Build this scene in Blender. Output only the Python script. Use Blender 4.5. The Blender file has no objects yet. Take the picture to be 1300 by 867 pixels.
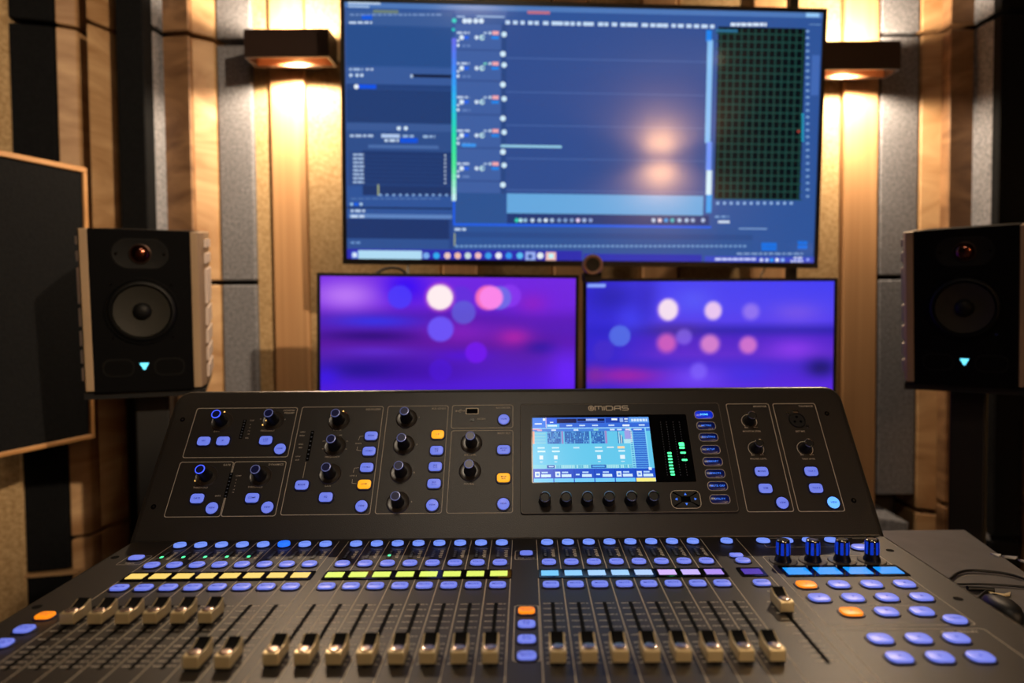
import bpy, math, random
import numpy as np
from mathutils import Matrix, Vector

random.seed(7)
PI = math.pi
SC = bpy.context.scene
COL = SC.collection
H = 1.2                                    # camera height above the floor, metres

# ------------------------------------------------------------------ camera, world, exposure
F, CX, TILT, ROLL = 870.0, 667.0, math.radians(2.0), 0.008
CY = 386 + F * math.tan(TILT)
cam = bpy.data.cameras.new('camera')
cam_ob = bpy.data.objects.new('camera', cam)
COL.objects.link(cam_ob)
cam.sensor_width = 36
cam.lens = F / 1300 * 36
cam.shift_x = -(CX - 650) / 1300
cam.shift_y = (CY - 433.5) / 1300
cam.clip_start = 0.05
cam.dof.use_dof = True
cam.dof.focus_distance = 0.80
cam.dof.aperture_fstop = 2.9
fwd = Vector((0, math.cos(TILT), -math.sin(TILT)))
_up = Vector((0, math.sin(TILT), math.cos(TILT)))
_rt = Vector((1, 0, 0))
right = math.cos(ROLL) * _rt - math.sin(ROLL) * _up
up = math.sin(ROLL) * _rt + math.cos(ROLL) * _up
cam_ob.matrix_world = Matrix(((right.x, up.x, -fwd.x, 0), (right.y, up.y, -fwd.y, 0), (right.z, up.z, -fwd.z, H), (0, 0, 0, 1)))
SC.camera = cam_ob
world = bpy.data.worlds.new('world')
SC.world = world
world.use_nodes = True
world.node_tree.nodes['Background'].inputs[0].default_value = (0.02, 0.02, 0.025, 1)
world.node_tree.nodes['Background'].inputs[1].default_value = 0.3
vs = SC.view_settings
vs.view_transform = 'Standard'
vs.look = 'None'
vs.exposure = 0.0
vs.gamma = 1.0
vs.use_curve_mapping = False
SC.cycles.use_denoising = True
SC.cycles.max_bounces = 6
SC.cycles.sample_clamp_indirect = 4.0
SCONCE_W = 26.0                              # front wall sconces
REAR_W = 105.0                              # sconce on the rear wall, behind the camera
SPOT_W = 300.0                             # ceiling spotlight right of and behind the camera
WARM = (1.0, 0.76, 0.51)

# ------------------------------------------------------------------ measuring helpers (photo pixel -> point on a real plane)
def ray(x, y):
    return fwd + right * ((x - CX) / F) + up * ((CY - y) / F)
def hit(x, y, p0, n):
    d = ray(x, y)
    o = Vector((0, 0, H))
    t = (Vector(p0) - o).dot(Vector(n)) / d.dot(Vector(n))
    return o + d * t
def at(x, y, depth):                        # point on the upright plane at that depth
    return hit(x, y, (0, depth, 0), (0, 1, 0))

# ------------------------------------------------------------------ materials
def lin(c):
    return tuple((v / 255 / 12.92) if v / 255 <= 0.04045 else ((v / 255 + 0.055) / 1.055) ** 2.4 for v in c[:3])
MATS = {}
def mat(name, rgb, rough=0.5, metal=0.0, spec=0.5, emit=None, es=1.0, noise=None, bump=None, coat=0.0):
    """noise = (scale xyz, detail, dark rgb) mixes a second colour in; bump = (scale, strength)."""
    if name in MATS: return MATS[name]
    m = bpy.data.materials.new(name); m.use_nodes = True
    nt = m.node_tree; b = nt.nodes['Principled BSDF']
    b.inputs['Base Color'].default_value = (*lin(rgb), 1)
    b.inputs['Roughness'].default_value = rough
    b.inputs['Metallic'].default_value = metal
    b.inputs['Specular IOR Level'].default_value = spec
    if coat:
        b.inputs['Coat Weight'].default_value = coat
        b.inputs['Coat Roughness'].default_value = 0.08
    if emit:
        b.inputs['Emission Color'].default_value = (*lin(emit), 1)
        b.inputs['Emission Strength'].default_value = es
    if noise or bump:
        tc = nt.nodes.new('ShaderNodeTexCoord')
    if noise:
        mp = nt.nodes.new('ShaderNodeMapping'); mp.inputs['Scale'].default_value = noise[0]
        nt.links.new(tc.outputs['Object'], mp.inputs[0])
        nz = nt.nodes.new('ShaderNodeTexNoise'); nz.inputs['Scale'].default_value = 1.0
        nz.inputs['Detail'].default_value = noise[1]; nz.inputs['Distortion'].default_value = noise[3] if len(noise) > 3 else 0.0
        nt.links.new(mp.outputs[0], nz.inputs['Vector'])
        rp = nt.nodes.new('ShaderNodeValToRGB')
        rp.color_ramp.elements[0].position = 0.32; rp.color_ramp.elements[0].color = (*lin(noise[2]), 1)
        rp.color_ramp.elements[1].position = 0.68; rp.color_ramp.elements[1].color = (*lin(rgb), 1)
        nt.links.new(nz.outputs['Fac'], rp.inputs[0]); nt.links.new(rp.outputs[0], b.inputs['Base Color'])
    if bump:
        n2 = nt.nodes.new('ShaderNodeTexNoise'); n2.inputs['Scale'].default_value = bump[0]; n2.inputs['Detail'].default_value = 3
        nt.links.new(tc.outputs['Object'], n2.inputs['Vector'])
        bp = nt.nodes.new('ShaderNodeBump'); bp.inputs['Strength'].default_value = bump[1]; bp.inputs['Distance'].default_value = 0.003
        nt.links.new(n2.outputs['Fac'], bp.inputs['Height']); nt.links.new(bp.outputs[0], b.inputs['Normal'])
    MATS[name] = m
    return m

def picture_mat(name, strength=1.0, rough=0.25, spec=0.5):
    m = bpy.data.materials.new(name); m.use_nodes = True
    nt = m.node_tree; b = nt.nodes['Principled BSDF']
    a = nt.nodes.new('ShaderNodeAttribute'); a.attribute_name = 'Col'
    b.inputs['Base Color'].default_value = (0.004, 0.004, 0.005, 1)
    b.inputs['Roughness'].default_value = rough
    b.inputs['Specular IOR Level'].default_value = spec
    nt.links.new(a.outputs['Color'], b.inputs['Emission Color'])
    b.inputs['Emission Strength'].default_value = strength
    MATS[name] = m
    return m

WOOD_WARM = mat('smooth_warm_oak', (196, 152, 108), 0.55, noise=((60, 60, 1.2), 3, (180, 136, 94)))
WOOD_LIGHT = mat('knotty_pine', (198, 162, 120), 0.55, noise=((4, 4, 9), 4, (148, 108, 68), 1.8))
WOOD_BROWN = mat('brown_knotty_wood', (152, 116, 82), 0.55, noise=((5, 5, 12), 4, (98, 68, 44), 1.6))
FELT_GREY = mat('grey_felt', (140, 141, 148), 0.95, spec=0.1, noise=((160, 160, 160), 3, (94, 95, 102)), bump=(220, 0.5))
FELT_BLACK = mat('black_felt', (24, 25, 27), 0.95, spec=0.1, noise=((150, 150, 150), 3, (17, 18, 20)), bump=(220, 0.4))
CORK = mat('tan_textured_fabric', (190, 162, 122), 0.9, spec=0.15, noise=((120, 120, 120), 4, (154, 126, 88)), bump=(260, 0.4))
PAINT_DARK = mat('dark_room_paint', (50, 44, 40), 0.9, noise=((8, 8, 8), 3, (44, 39, 36)))
FLOOR_M = mat('dark_floor_boards', (70, 54, 42), 0.6, noise=((2, 30, 2), 3, (52, 40, 31)))
CONSOLE = mat('console_painted_metal', (46, 42, 39), 0.42, spec=0.45, noise=((900, 900, 900), 2, (41, 37, 34)))
CONSOLE_EDGE = mat('console_housing_metal', (50, 46, 42), 0.36, spec=0.5, bump=(900, 0.12))
BLACK = mat('matte_black_plastic', (16, 16, 17), 0.5)
GLOSS = mat('glossy_black', (6, 6, 8), 0.12)
HOLE = mat('dark_recess', (4, 4, 4), 0.8, spec=0.1)
INK = mat('cream_print', (244, 234, 214), 0.7, spec=0.2)
INK_DIM = mat('grey_print', (222, 212, 194), 0.7, spec=0.2)
INK_BLUE = mat('navy_print', (40, 46, 140), 0.6, spec=0.2)
BTN = mat('button_blue_glow', (120, 128, 220), 0.35, emit=(104, 126, 238), es=0.80)
BTN_ROW = mat('button_sky_glow', (120, 140, 220), 0.35, emit=(112, 146, 250), es=0.9)
BTN_AMBER = mat('button_amber_glow', (230, 150, 30), 0.35, emit=(255, 178, 34), es=0.95)
BTN_ORANGE = mat('button_orange_glow', (230, 120, 30), 0.35, emit=(255, 142, 12), es=0.95)
BTN_BRIGHT = mat('button_bright_blue_glow', (90, 140, 240), 0.35, emit=(96, 168, 255), es=1.3)
BTN_DEEP = mat('button_deep_blue_glow', (30, 90, 240), 0.35, emit=(34, 104, 255), es=1.3)
BEZEL = mat('button_navy_rim', (7, 8, 24), 0.45, emit=(6, 7, 34), es=0.5)
NAV_TEXT = mat('blue_lit_print', (40, 90, 220), 0.5, emit=(60, 124, 255), es=0.9)
NAV_TEXT_HOT = mat('bright_blue_lit_print', (60, 140, 255), 0.5, emit=(90, 190, 255), es=1.8)
NAV_KEY = mat('navy_translucent_key', (10, 14, 44), 0.25, emit=(10, 18, 70), es=0.6)
NAV_KEY_HOT = mat('lit_blue_translucent_key', (14, 30, 120), 0.25, emit=(8, 40, 190), es=1.0)
KNOB = mat('black_rubber_knob', (20, 19, 19), 0.45)
KNOB_TOP = mat('knob_top_navy', (10, 12, 30), 0.3, emit=(8, 10, 44), es=0.7)
KNOB_RING = mat('knob_ring_glow', (160, 166, 190), 0.25, metal=0.3, emit=(58, 68, 120), es=0.75)
KNOB_RING_HOT = mat('knob_ring_bright_glow', (90, 110, 255), 0.25, emit=(64, 88, 255), es=1.3)
CHROME = mat('chrome_rim', (190, 184, 172), 0.2, metal=1.0)
SKIRT = mat('smoky_encoder_skirt', (62, 56, 50), 0.28, spec=0.6)
CAP_SILVER = mat('champagne_fader_metal', (228, 208, 160), 0.36, metal=0.5)
CAP_GRIP = mat('black_fader_grip', (3, 3, 3), 0.8, spec=.1)
CAP_DISC = mat('pearl_fader_disc', (200, 180, 170), 0.22, metal=0.85)
LED_AMBER = mat('amber_led', (255, 190, 90), 0.4, emit=(255, 190, 100), es=2.0)
LED_RED = mat('red_led', (160, 40, 20), 0.4, emit=(190, 60, 30), es=1.0)
LED_GREEN = mat('green_led', (60, 255, 150), 0.4, emit=(80, 255, 160), es=1.6)
LED_WHITE = mat('pale_green_led', (200, 255, 230), 0.4, emit=(190, 255, 225), es=2.0)
LED_OFF = mat('unlit_led', (120, 128, 146), 0.4)
VINYL = mat('cream_speaker_panel', (158, 134, 106), 0.5, noise=((3, 3, 60), 3, (142, 118, 92)))
VINYL_SIDE = mat('pale_speaker_side', (196, 180, 170), 0.5)
BAFFLE = mat('black_speaker_baffle', (5, 5, 6), 0.75, spec=.08, bump=(500, 0.2))
CONE = mat('woven_grey_cone', (40, 38, 33), 0.65, spec=.25, noise=((500, 500, 500), 2, (32, 31, 27)))
RUBBER = mat('rubber_surround', (9, 9, 9), 0.55, spec=.2)
COPPER = mat('copper_dome', (120, 72, 58), 0.16, metal=1.0)
CYAN = mat('cyan_led', (90, 220, 250), 0.4, emit=(110, 226, 255), es=1.5)
SCONCE_OUT = mat('dark_bronze_metal', (52, 37, 31), 0.45, metal=0.4)
SCONCE_IN = mat('copper_liner', (206, 150, 108), 0.45, metal=0.2)
BULB = mat('warm_bulb', (255, 230, 190), 0.5, emit=(255, 222, 170), es=14)
DESK = mat('grey_laminate', (98, 94, 90), 0.45, noise=((30, 30, 30), 4, (88, 84, 80)), bump=(300, 0.08))
TV_FRAME = mat('tv_black_frame', (14, 13, 13), 0.35)
CABLE = mat('black_cable', (10, 10, 10), 0.45)
WEB_RING = mat('copper_brown_ring', (190, 150, 130), 0.4, metal=0.5)
FRAME_WOOD = mat('pale_frame_wood', (196, 146, 92), 0.5, noise=((8, 8, 8), 3, (170, 122, 74)))
CREAM = mat('cream_paper', (214, 190, 140), 0.6)

# ------------------------------------------------------------------ mesh building
class MB:
    def __init__(s):
        s.v = []; s.f = []; s.mi = []; s.mats = []; s.cur = 0
    def use(s, m):
        if m not in s.mats: s.mats.append(m)
        s.cur = s.mats.index(m); return s
    def add(s, vs, fs, M=None):
        b = len(s.v)
        s.v += [tuple(M @ Vector(p)) if M is not None else tuple(p) for p in vs]
        for f in fs:
            s.f.append(tuple(b + i for i in f)); s.mi.append(s.cur)
        return s
    def box(s, x0, x1, y0, y1, z0, z1, M=None):
        vs = [(x0, y0, z0), (x1, y0, z0), (x1, y1, z0), (x0, y1, z0), (x0, y0, z1), (x1, y0, z1), (x1, y1, z1), (x0, y1, z1)]
        return s.add(vs, [(3, 2, 1, 0), (4, 5, 6, 7), (0, 1, 5, 4), (1, 2, 6, 5), (2, 3, 7, 6), (3, 0, 4, 7)], M)
    def loft(s, rings, M=None, cap0=True, cap1=True):
        n = len(rings[0]); vs = [p for r in rings for p in r]; fs = []
        for k in range(len(rings) - 1):
            for i in range(n):
                j = (i + 1) % n
                fs.append((k * n + i, k * n + j, (k + 1) * n + j, (k + 1) * n + i))
        if cap0: fs.append(tuple(reversed(range(n))))
        if cap1: fs.append(tuple((len(rings) - 1) * n + i for i in range(n)))
        return s.add(vs, fs, M)
    def lathe(s, prof, n=24, M=None, cap0=True, cap1=True):
        return s.loft([[(r * math.cos(2 * PI * i / n), r * math.sin(2 * PI * i / n), z) for i in range(n)] for r, z in prof], M, cap0, cap1)
    def rprism(s, w, h, r, levels, seg=4, M=None, cx=0, cy=0, cap0=True, cap1=True):
        rings = []
        for z, ins in levels:
            rr = max(r - ins, 1e-5)
            rings.append([(x + cx, y + cy, z) for x, y in rrect(w - 2 * ins, h - 2 * ins, rr, seg)])
        return s.loft(rings, M, cap0, cap1)
    def prism(s, poly, z0, z1, M=None):
        return s.loft([[(x, y, z0) for x, y in poly], [(x, y, z1) for x, y in poly]], M)
    def rect(s, x0, y0, x1, y1, z=0, M=None):
        return s.add([(x0, y0, z), (x1, y0, z), (x1, y1, z), (x0, y1, z)], [(0, 1, 2, 3)], M)
    def ring(s, outer, inner, z, M=None):
        n = len(outer); vs = [(x, y, z) for x, y in outer] + [(x, y, z) for x, y in inner]
        return s.add(vs, [(i, (i + 1) % n, n + (i + 1) % n, n + i) for i in range(n)], M)
    def tube(s, pts, r, n=8, M=None):
        pts = [Vector(p) for p in pts]; rings = []
        for i, p in enumerate(pts):
            t = (pts[min(i + 1, len(pts) - 1)] - pts[max(i - 1, 0)]).normalized()
            a = t.cross(Vector((0, 0, 1)))
            if a.length < 1e-3: a = t.cross(Vector((1, 0, 0)))
            a.normalize(); b = a.cross(t)
            rings.append([tuple(p + r * (math.cos(2 * PI * k / n) * a + math.sin(2 * PI * k / n) * b)) for k in range(n)])
        return s.loft(rings, M)
    def stroke(s, pts, w, z=0, M=None, closed=False):
        """flat ribbon following a polyline in the plane"""
        P = [Vector(p) for p in pts]; n = len(P); L = []; R = []
        for i in range(n):
            a = P[i - 1] if (i or closed) else P[i]; b = P[(i + 1) % n] if (i < n - 1 or closed) else P[i]
            t1 = (P[i] - a); t2 = (b - P[i])
            t1 = t1.normalized() if t1.length > 1e-9 else t2.normalized(); t2 = t2.normalized() if t2.length > 1e-9 else t1
            t = (t1 + t2).normalized(); nn = Vector((-t.y, t.x)); k = max(0.5, t.dot(t1))
            L.append(P[i] + nn * (w / 2 / k)); R.append(P[i] - nn * (w / 2 / k))
        vs = [(p.x, p.y, z) for p in L] + [(p.x, p.y, z) for p in R]
        m = n if closed else n - 1
        return s.add(vs, [(i, n + i, n + (i + 1) % n, (i + 1) % n) for i in range(m)], M)
    def text(s, string, size, x=0, y=0, z=0, M=None, align='CENTER', sx=1.0):
        vs, fs = text_mesh(string)
        w = max((p[0] for p in vs), default=0)
        off = {'CENTER': -w / 2, 'LEFT': 0, 'RIGHT': -w}[align]
        return s.add([(x + (p[0] + off) * size * sx, y + (p[1] - 0.35) * size, z) for p in vs], fs, M)
    def mesh(s, name, m=None, smooth=None):
        me = bpy.data.meshes.new(name)
        me.from_pydata(s.v, [], s.f)
        for mm in (s.mats or [m]): me.materials.append(mm)
        if s.mats: me.polygons.foreach_set('material_index', s.mi)
        if smooth:
            me.polygons.foreach_set('use_smooth', [True] * len(me.polygons))
            me.update(); me.set_sharp_from_angle(angle=math.radians(smooth))
        me.update()
        return me
_TXT = {}
def text_mesh(t):
    if t not in _TXT:
        cu = bpy.data.curves.new('text', 'FONT'); cu.body = t; cu.size = 1.0; cu.resolution_u = 2; cu.space_character = 1.12; cu.offset = 0.018
        ob = bpy.data.objects.new('text', cu)
        me = bpy.data.meshes.new_from_object(ob)
        vs = [tuple(v.co) for v in me.vertices]; fs = [tuple(p.vertices) for p in me.polygons]
        x0 = min((p[0] for p in vs), default=0)
        _TXT[t] = ([(p[0] - x0, p[1], 0) for p in vs], fs)
        bpy.data.objects.remove(ob); bpy.data.meshes.remove(me); bpy.data.curves.remove(cu)
    return _TXT[t]
def rrect(w, h, r, seg=4):
    r = min(r, w / 2, h / 2); out = []
    for cx, cy, a0 in ((w / 2 - r, h / 2 - r, 0), (-w / 2 + r, h / 2 - r, 90), (-w / 2 + r, -h / 2 + r, 180), (w / 2 - r, -h / 2 + r, 270)):
        for i in range(seg + 1):
            a = math.radians(a0 + 90 * i / seg); out.append((cx + r * math.cos(a), cy + r * math.sin(a)))
    return out

WM = {}                                     # world matrix of every object made here
def T(x, y, z): return Matrix.Translation((x, y, z))
def frame(o, ex, ey):                       # local x along ex, local y along ey, local z outwards
    ex = Vector(ex).normalized(); ey = Vector(ey).normalized(); ez = ex.cross(ey)
    return Matrix(((ex.x, ey.x, ez.x, o[0]), (ex.y, ey.y, ez.y, o[1]), (ex.z, ey.z, ez.z, o[2]), (0, 0, 0, 1)))
def put(name, me, M=None, parent=None):
    """link mesh data as one object placed at world matrix M, under parent"""
    o = bpy.data.objects.new(name, me); COL.objects.link(o)
    M = M if M is not None else (WM[parent.name] if parent is not None else Matrix())
    if parent is not None:
        o.parent = parent; o.matrix_basis = WM[parent.name].inverted() @ M
    else:
        o.matrix_basis = M
    WM[o.name] = M
    return o
def thing(name, label, cat, M=None, group=None, me=None):
    o = bpy.data.objects.new(name, me); COL.objects.link(o)
    o.matrix_basis = M if M is not None else Matrix(); WM[o.name] = o.matrix_basis.copy()
    o['label'] = label; o['category'] = cat
    if group: o['group'] = group
    return o
def struct(name, me, M=None):
    o = put(name, me, M); o['kind'] = 'structure'; return o
def bevel(o, w, seg=2, ang=35):
    b = o.modifiers.new('soft_edges', 'BEVEL'); b.width = w; b.segments = seg; b.limit_method = 'ANGLE'; b.angle_limit = math.radians(ang)
    return o
def col_mesh(name, quads, m):
    """flat coloured quads (4 points, colours per corner or one) for what a lit display shows"""
    me = bpy.data.meshes.new(name); vs = []; fs = []; cs = []
    for pts, c in quads:
        b = len(vs); vs += pts; fs.append(tuple(range(b, b + len(pts))))
        cs += [(*lin(c), 1)] * len(pts)
    me.from_pydata(vs, [], fs); me.materials.append(m)
    a = me.color_attributes.new('Col', 'FLOAT_COLOR', 'CORNER')
    a.data.foreach_set('color', np.array(cs, dtype=np.float32).ravel())
    return me
def grid_mesh(name, w, h, nx, ny, fn, m, z=0.0):
    """display picture as a fine grid; fn(u, v) -> sRGB arrays, u right, v down in 0..1"""
    u, v = np.meshgrid(np.linspace(0, 1, nx + 1), np.linspace(0, 1, ny + 1))
    co = np.stack([(u - .5) * w, (.5 - v) * h, np.full_like(u, z)], -1).reshape(-1, 3)
    idx = np.arange((nx + 1) * (ny + 1)).reshape(ny + 1, nx + 1)
    fs = np.stack([idx[1:, :-1], idx[1:, 1:], idx[:-1, 1:], idx[:-1, :-1]], -1).reshape(-1, 4)
    me = bpy.data.meshes.new(name); me.from_pydata(co.tolist(), [], fs.tolist()); me.materials.append(m)
    c = np.clip(fn(u, v), 0, 255) / 255
    c = np.where(c <= 0.04045, c / 12.92, ((c + 0.055) / 1.055) ** 2.4)
    c = np.concatenate([c, np.ones(c.shape[:2] + (1,))], -1).astype(np.float32)
    a = me.color_attributes.new('Col', 'FLOAT_COLOR', 'POINT'); a.data.foreach_set('color', c.ravel())
    return me

# ------------------------------------------------------------------ room shell
XL, XR, YB, YF, ZC = -1.52, 1.62, 1.90, -1.62, 2.55
struct('floor', MB().box(XL - .1, XR + .1, YF - .1, YB + .1, -.1, 0).mesh('floor', FLOOR_M))
struct('ceiling', MB().box(XL - .1, XR + .1, YF - .1, YB + .1, ZC, ZC + .1).mesh('ceiling', PAINT_DARK))
wall_back = struct('wall_back', MB().box(XL - .1, XR + .1, YB, YB + .1, 0, ZC).mesh('wall_back', PAINT_DARK))
struct('wall_left', MB().box(XL - .1, XL, YF, YB, 0, ZC).mesh('wall_left', PAINT_DARK))
struct('wall_right', MB().box(XR, XR + .1, YF, YB, 0, ZC).mesh('wall_right', PAINT_DARK))
wall_rear = struct('wall_rear', MB().box(XL - .1, XR + .1, YF - .1, YF, 0, ZC).mesh('wall_rear', mat('rear_wall_plaster', (170, 140, 104), 0.8, noise=((6, 6, 6), 3, (158, 128, 94)))))

S1, S2, S3 = H + .688, H + .062, H - .525   # the three joints between the rows of wall panels
def slat(name, x0, x1, y0, y1, m, seams=(), gap=.012, ref=200, top=ZC, bot=0.0, back=YB):
    """an upright board or panel of the wall from pixel column x0 to x1; y0, y1 = depth of its left and right edge"""
    a = at(x0, ref, y0).x; b = at(x1, ref, y1).x
    poly = [(a + .0012, y0), (b - .0012, y1), (b - .0012, back), (a + .0012, back)]
    zs = sorted([bot, top] + list(seams))
    for z0, z1 in zip(zs[:-1], zs[1:]):
        g0 = gap / 2 if z0 in seams else 0; g1 = gap / 2 if z1 in seams else 0
        o = put(name, MB().prism(poly, z0 + g0, z1 - g1).mesh(name, m), None, wall_back)
        bevel(o, .003, 1)
PL, PF, PC = 'plank', 'acoustic_panel', 'fabric_panel'
# left of the displays
slat(PC, -130, 14, 1.55, 1.655, CORK)
slat(PF, 15, 72, 1.66, 1.685, FELT_BLACK, (S1, S3 - .13))
slat(PL, 74, 103, 1.69, 1.715, WOOD_LIGHT, (S1, S3 - .05), gap=.008)
slat(PL, 113.5, 149.5, 1.668, 1.735, WOOD_LIGHT, (S1, S3 - .02), gap=.008)
slat(PF, 150.5, 186.5, 1.672, 1.672, FELT_BLACK)
slat(PF, 187.5, 205, 1.69, 1.73, FELT_GREY, (S1,))
slat(PL, 207, 244, 1.755, 1.745, WOOD_BROWN, (S1, S2, S3))
slat(PL, 245.5, 276, 1.76, 1.795, WOOD_LIGHT, (S1, S2, S3))
slat(PF, 277.5, 322, 1.80, 1.80, FELT_GREY, (S2, S3), gap=.012, top=S1 - .012)
slat(PF, 277.5, 322, 1.80, 1.80, FELT_GREY, (), bot=S1 + .006)
slat(PC, 323, 342.5, 1.815, 1.815, CORK)
slat(PL, 343.5, 388.5, 1.80, 1.80, WOOD_WARM)
x = 389.5
for wdt, m in ((170, 0), (46, 1), (96, 0), (46, 1), (68, 0), (46, 1), (94, 0), (44, 1), (68.5, 0)):
    slat(PL if m else PC, x, x + wdt - 1, 1.80 if m else 1.815, 1.80 if m else 1.815, WOOD_WARM if m else CORK)
    x += wdt
# right of the displays
slat(PL, 1071.5, 1116, 1.80, 1.80, WOOD_WARM)
slat(PF, 1117.5, 1166.5, 1.80, 1.80, FELT_GREY, (S1 + .004, S2), gap=.012, bot=S3 + .012)
slat(PF, 1121, 1160, 1.74, 1.70, FELT_GREY, (), top=S3 - .03)
slat(PL, 1168, 1202.5, 1.795, 1.775, WOOD_LIGHT, (S1 + .004, S2, S3 - .03))
slat(PL, 1204, 1242, 1.745, 1.75, WOOD_BROWN, (S1, S2, S3))
slat(PF, 1243.5, 1266.5, 1.72, 1.67, FELT_GREY, (S1, S2, S3))
slat(PF, 1267.5, 1305, 1.66, 1.66, FELT_BLACK, (S1, S2, S3 - .06))
slat(PL, 1306.5, 1345, 1.70, 1.66, WOOD_BROWN, (S1, S2, S3))
slat(PC, 1346, 1440, 1.62, 1.52, CORK)
# pale lip under the black panel on the left
a = at(27, 700, 1.652); b = at(99, 700, 1.68)
put('ledge_strip', MB().prism([(a.x, 1.654), (b.x, 1.680), (b.x, 1.70), (a.x, 1.70)], S3 - .1355, S3 - .1285).mesh('ledge_strip', WOOD_LIGHT), None, wall_back)

# ------------------------------------------------------------------ wall sconces
def sconce(label, x, y, z, face, watts, wd=.205, hg=.0675, dp=.068, off=.055):
    """face = -1 looks towards the camera, +1 looks away from the rear wall; y is the wall surface"""
    M = frame((x, y + face * off, z), (1, 0, 0) if face < 0 else (-1, 0, 0), (0, 0, 1))
    r = thing('wall_sconce', label, 'wall lamp', M)
    put('wall_mount', MB().box(-.05, .05, -.022, .022, -off, 0).mesh('wall_mount', SCONCE_OUT), M, r)
    t = .006
    o = put('back_plate', MB().box(-wd / 2, wd / 2, -hg / 2, hg / 2, -t, 0).mesh('back_plate', SCONCE_OUT), M, r)
    put('back_liner', MB().box(-wd / 2 + t, wd / 2 - t, -hg / 2 + .002, hg / 2 - .002, 0, .001).mesh('back_liner', SCONCE_IN), M, r)
    put('front_plate', MB().box(-wd / 2, wd / 2, -hg / 2, hg / 2, dp - t, dp).mesh('front_plate', SCONCE_OUT), M, r)
    put('front_liner', MB().box(-wd / 2 + t, wd / 2 - t, -hg / 2 + .003, hg / 2 - .003, dp - t - .001, dp - t).mesh('front_liner', SCONCE_IN), M, r)
    for s in (-1, 1):
        put('side_plate', MB().box(min(s * wd / 2, s * (wd / 2 - t)), max(s * wd / 2, s * (wd / 2 - t)), -hg / 2, hg / 2, 0, dp - t).mesh('side_plate', SCONCE_OUT), M, r)
    h = put('lamp_holder', MB().box(-.03, .03, -.008, .008, .001, .022).mesh('lamp_holder', BLACK), M, r)
    bm = MB().lathe([(.004, -.016), (.010, -.012), (.011, 0), (.010, .012), (.004, .016)], 14)
    put('bulb', bm.mesh('bulb', BULB, 40), M @ T(0, 0, .034) @ Matrix.Rotation(PI / 2, 4, 'X'), r)
    for s in (-1, 1):
        L = bpy.data.lights.new('sconce_light', 'SPOT'); L.energy = watts; L.color = WARM; L.shadow_soft_size = .012
        L.spot_size = math.radians(160); L.spot_blend = .35
        lo = bpy.data.objects.new('sconce_light', L); COL.objects.link(lo); lo.parent = r
        lo.matrix_basis = T(0, s * .018, .034) @ (Matrix.Rotation(PI / 2, 4, 'X') if s > 0 else Matrix.Rotation(-PI / 2, 4, 'X'))
    return r
p = at(363.5, 54.5, 1.677); sconce('dark bronze box sconce on the wood strip left of the television', p.x, 1.80, p.z, -1, SCONCE_W)
p = at(1090, 70, 1.677); sconce('dark bronze box sconce half hidden by the television right edge', p.x, 1.80, p.z, -1, SCONCE_W)
sconce('bronze box sconce on the rear wall behind the camera, mirrored in the television', 1.20, YF, H + .785, 1, REAR_W)

# ceiling spotlight, outside the frame: lights the left wall and the console from the right
def spotlight(label, pos, aim, watts):
    r = thing('ceiling_spotlight', label, 'spotlight', T(*pos))
    put('ceiling_mount', MB().lathe([(.05, ZC - pos[2] - .02), (.05, ZC - pos[2])], 20).lathe([(.008, .03), (.008, ZC - pos[2] - .02)], 10).mesh('ceiling_mount', BLACK, 40), None, r)
    q = (Vector(aim) - Vector(pos)).to_track_quat('-Z', 'Y').to_matrix().to_4x4()
    M = T(*pos) @ q
    put('lamp_can', MB().lathe([(.030, .06), (.045, .05), (.045, -.11), (.042, -.11), (.042, .03), (.01, .04)], 24).mesh('lamp_can', BLACK, 40), M, r)
    put('lamp_face', MB().lathe([(.030, .004), (.030, .006)], 20).mesh('lamp_face', BULB), M, r)
    L = bpy.data.lights.new('spotlight_beam', 'SPOT'); L.energy = watts; L.color = WARM; L.shadow_soft_size = .03; L.spot_size = math.radians(SPOT_DEG); L.spot_blend = .6
    lo = bpy.data.objects.new('spotlight_beam', L); COL.objects.link(lo); lo.parent = r; lo.matrix_basis = q @ T(0, 0, -.005)
SPOT_DEG = 27
spotlight('black can spotlight under the ceiling behind the camera aimed at the left wall', (1.30, -.75, H + 1.22), (-1.08, 1.66, H + .18), SPOT_W)

# added fill lamp above the operator, outside the frame: brightens the upper panel
FILL_W = 5.0
cl = thing('added_fill_lamp', 'added round fill lamp above the operator, outside the picture', 'fill lamp', T(-.1, .02, ZC))
put('lamp_base', MB().lathe([(.20, -.03), (.20, 0)], 40).mesh('lamp_base', SCONCE_OUT, 40), None, cl)
put('diffuser', MB().lathe([(.05, -.055), (.14, -.05), (.19, -.03)], 40).mesh('diffuser', mat('milky_diffuser', (240, 226, 205), .5, emit=(255, 228, 190), es=.6), 60), None, cl)
L = bpy.data.lights.new('fill_light', 'AREA'); L.shape = 'DISK'; L.size = .34; L.energy = FILL_W; L.color = (1.0, .82, .62)
lo = bpy.data.objects.new('fill_light', L); COL.objects.link(lo); lo.parent = cl; lo.matrix_basis = T(0, 0, -.062)

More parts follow.
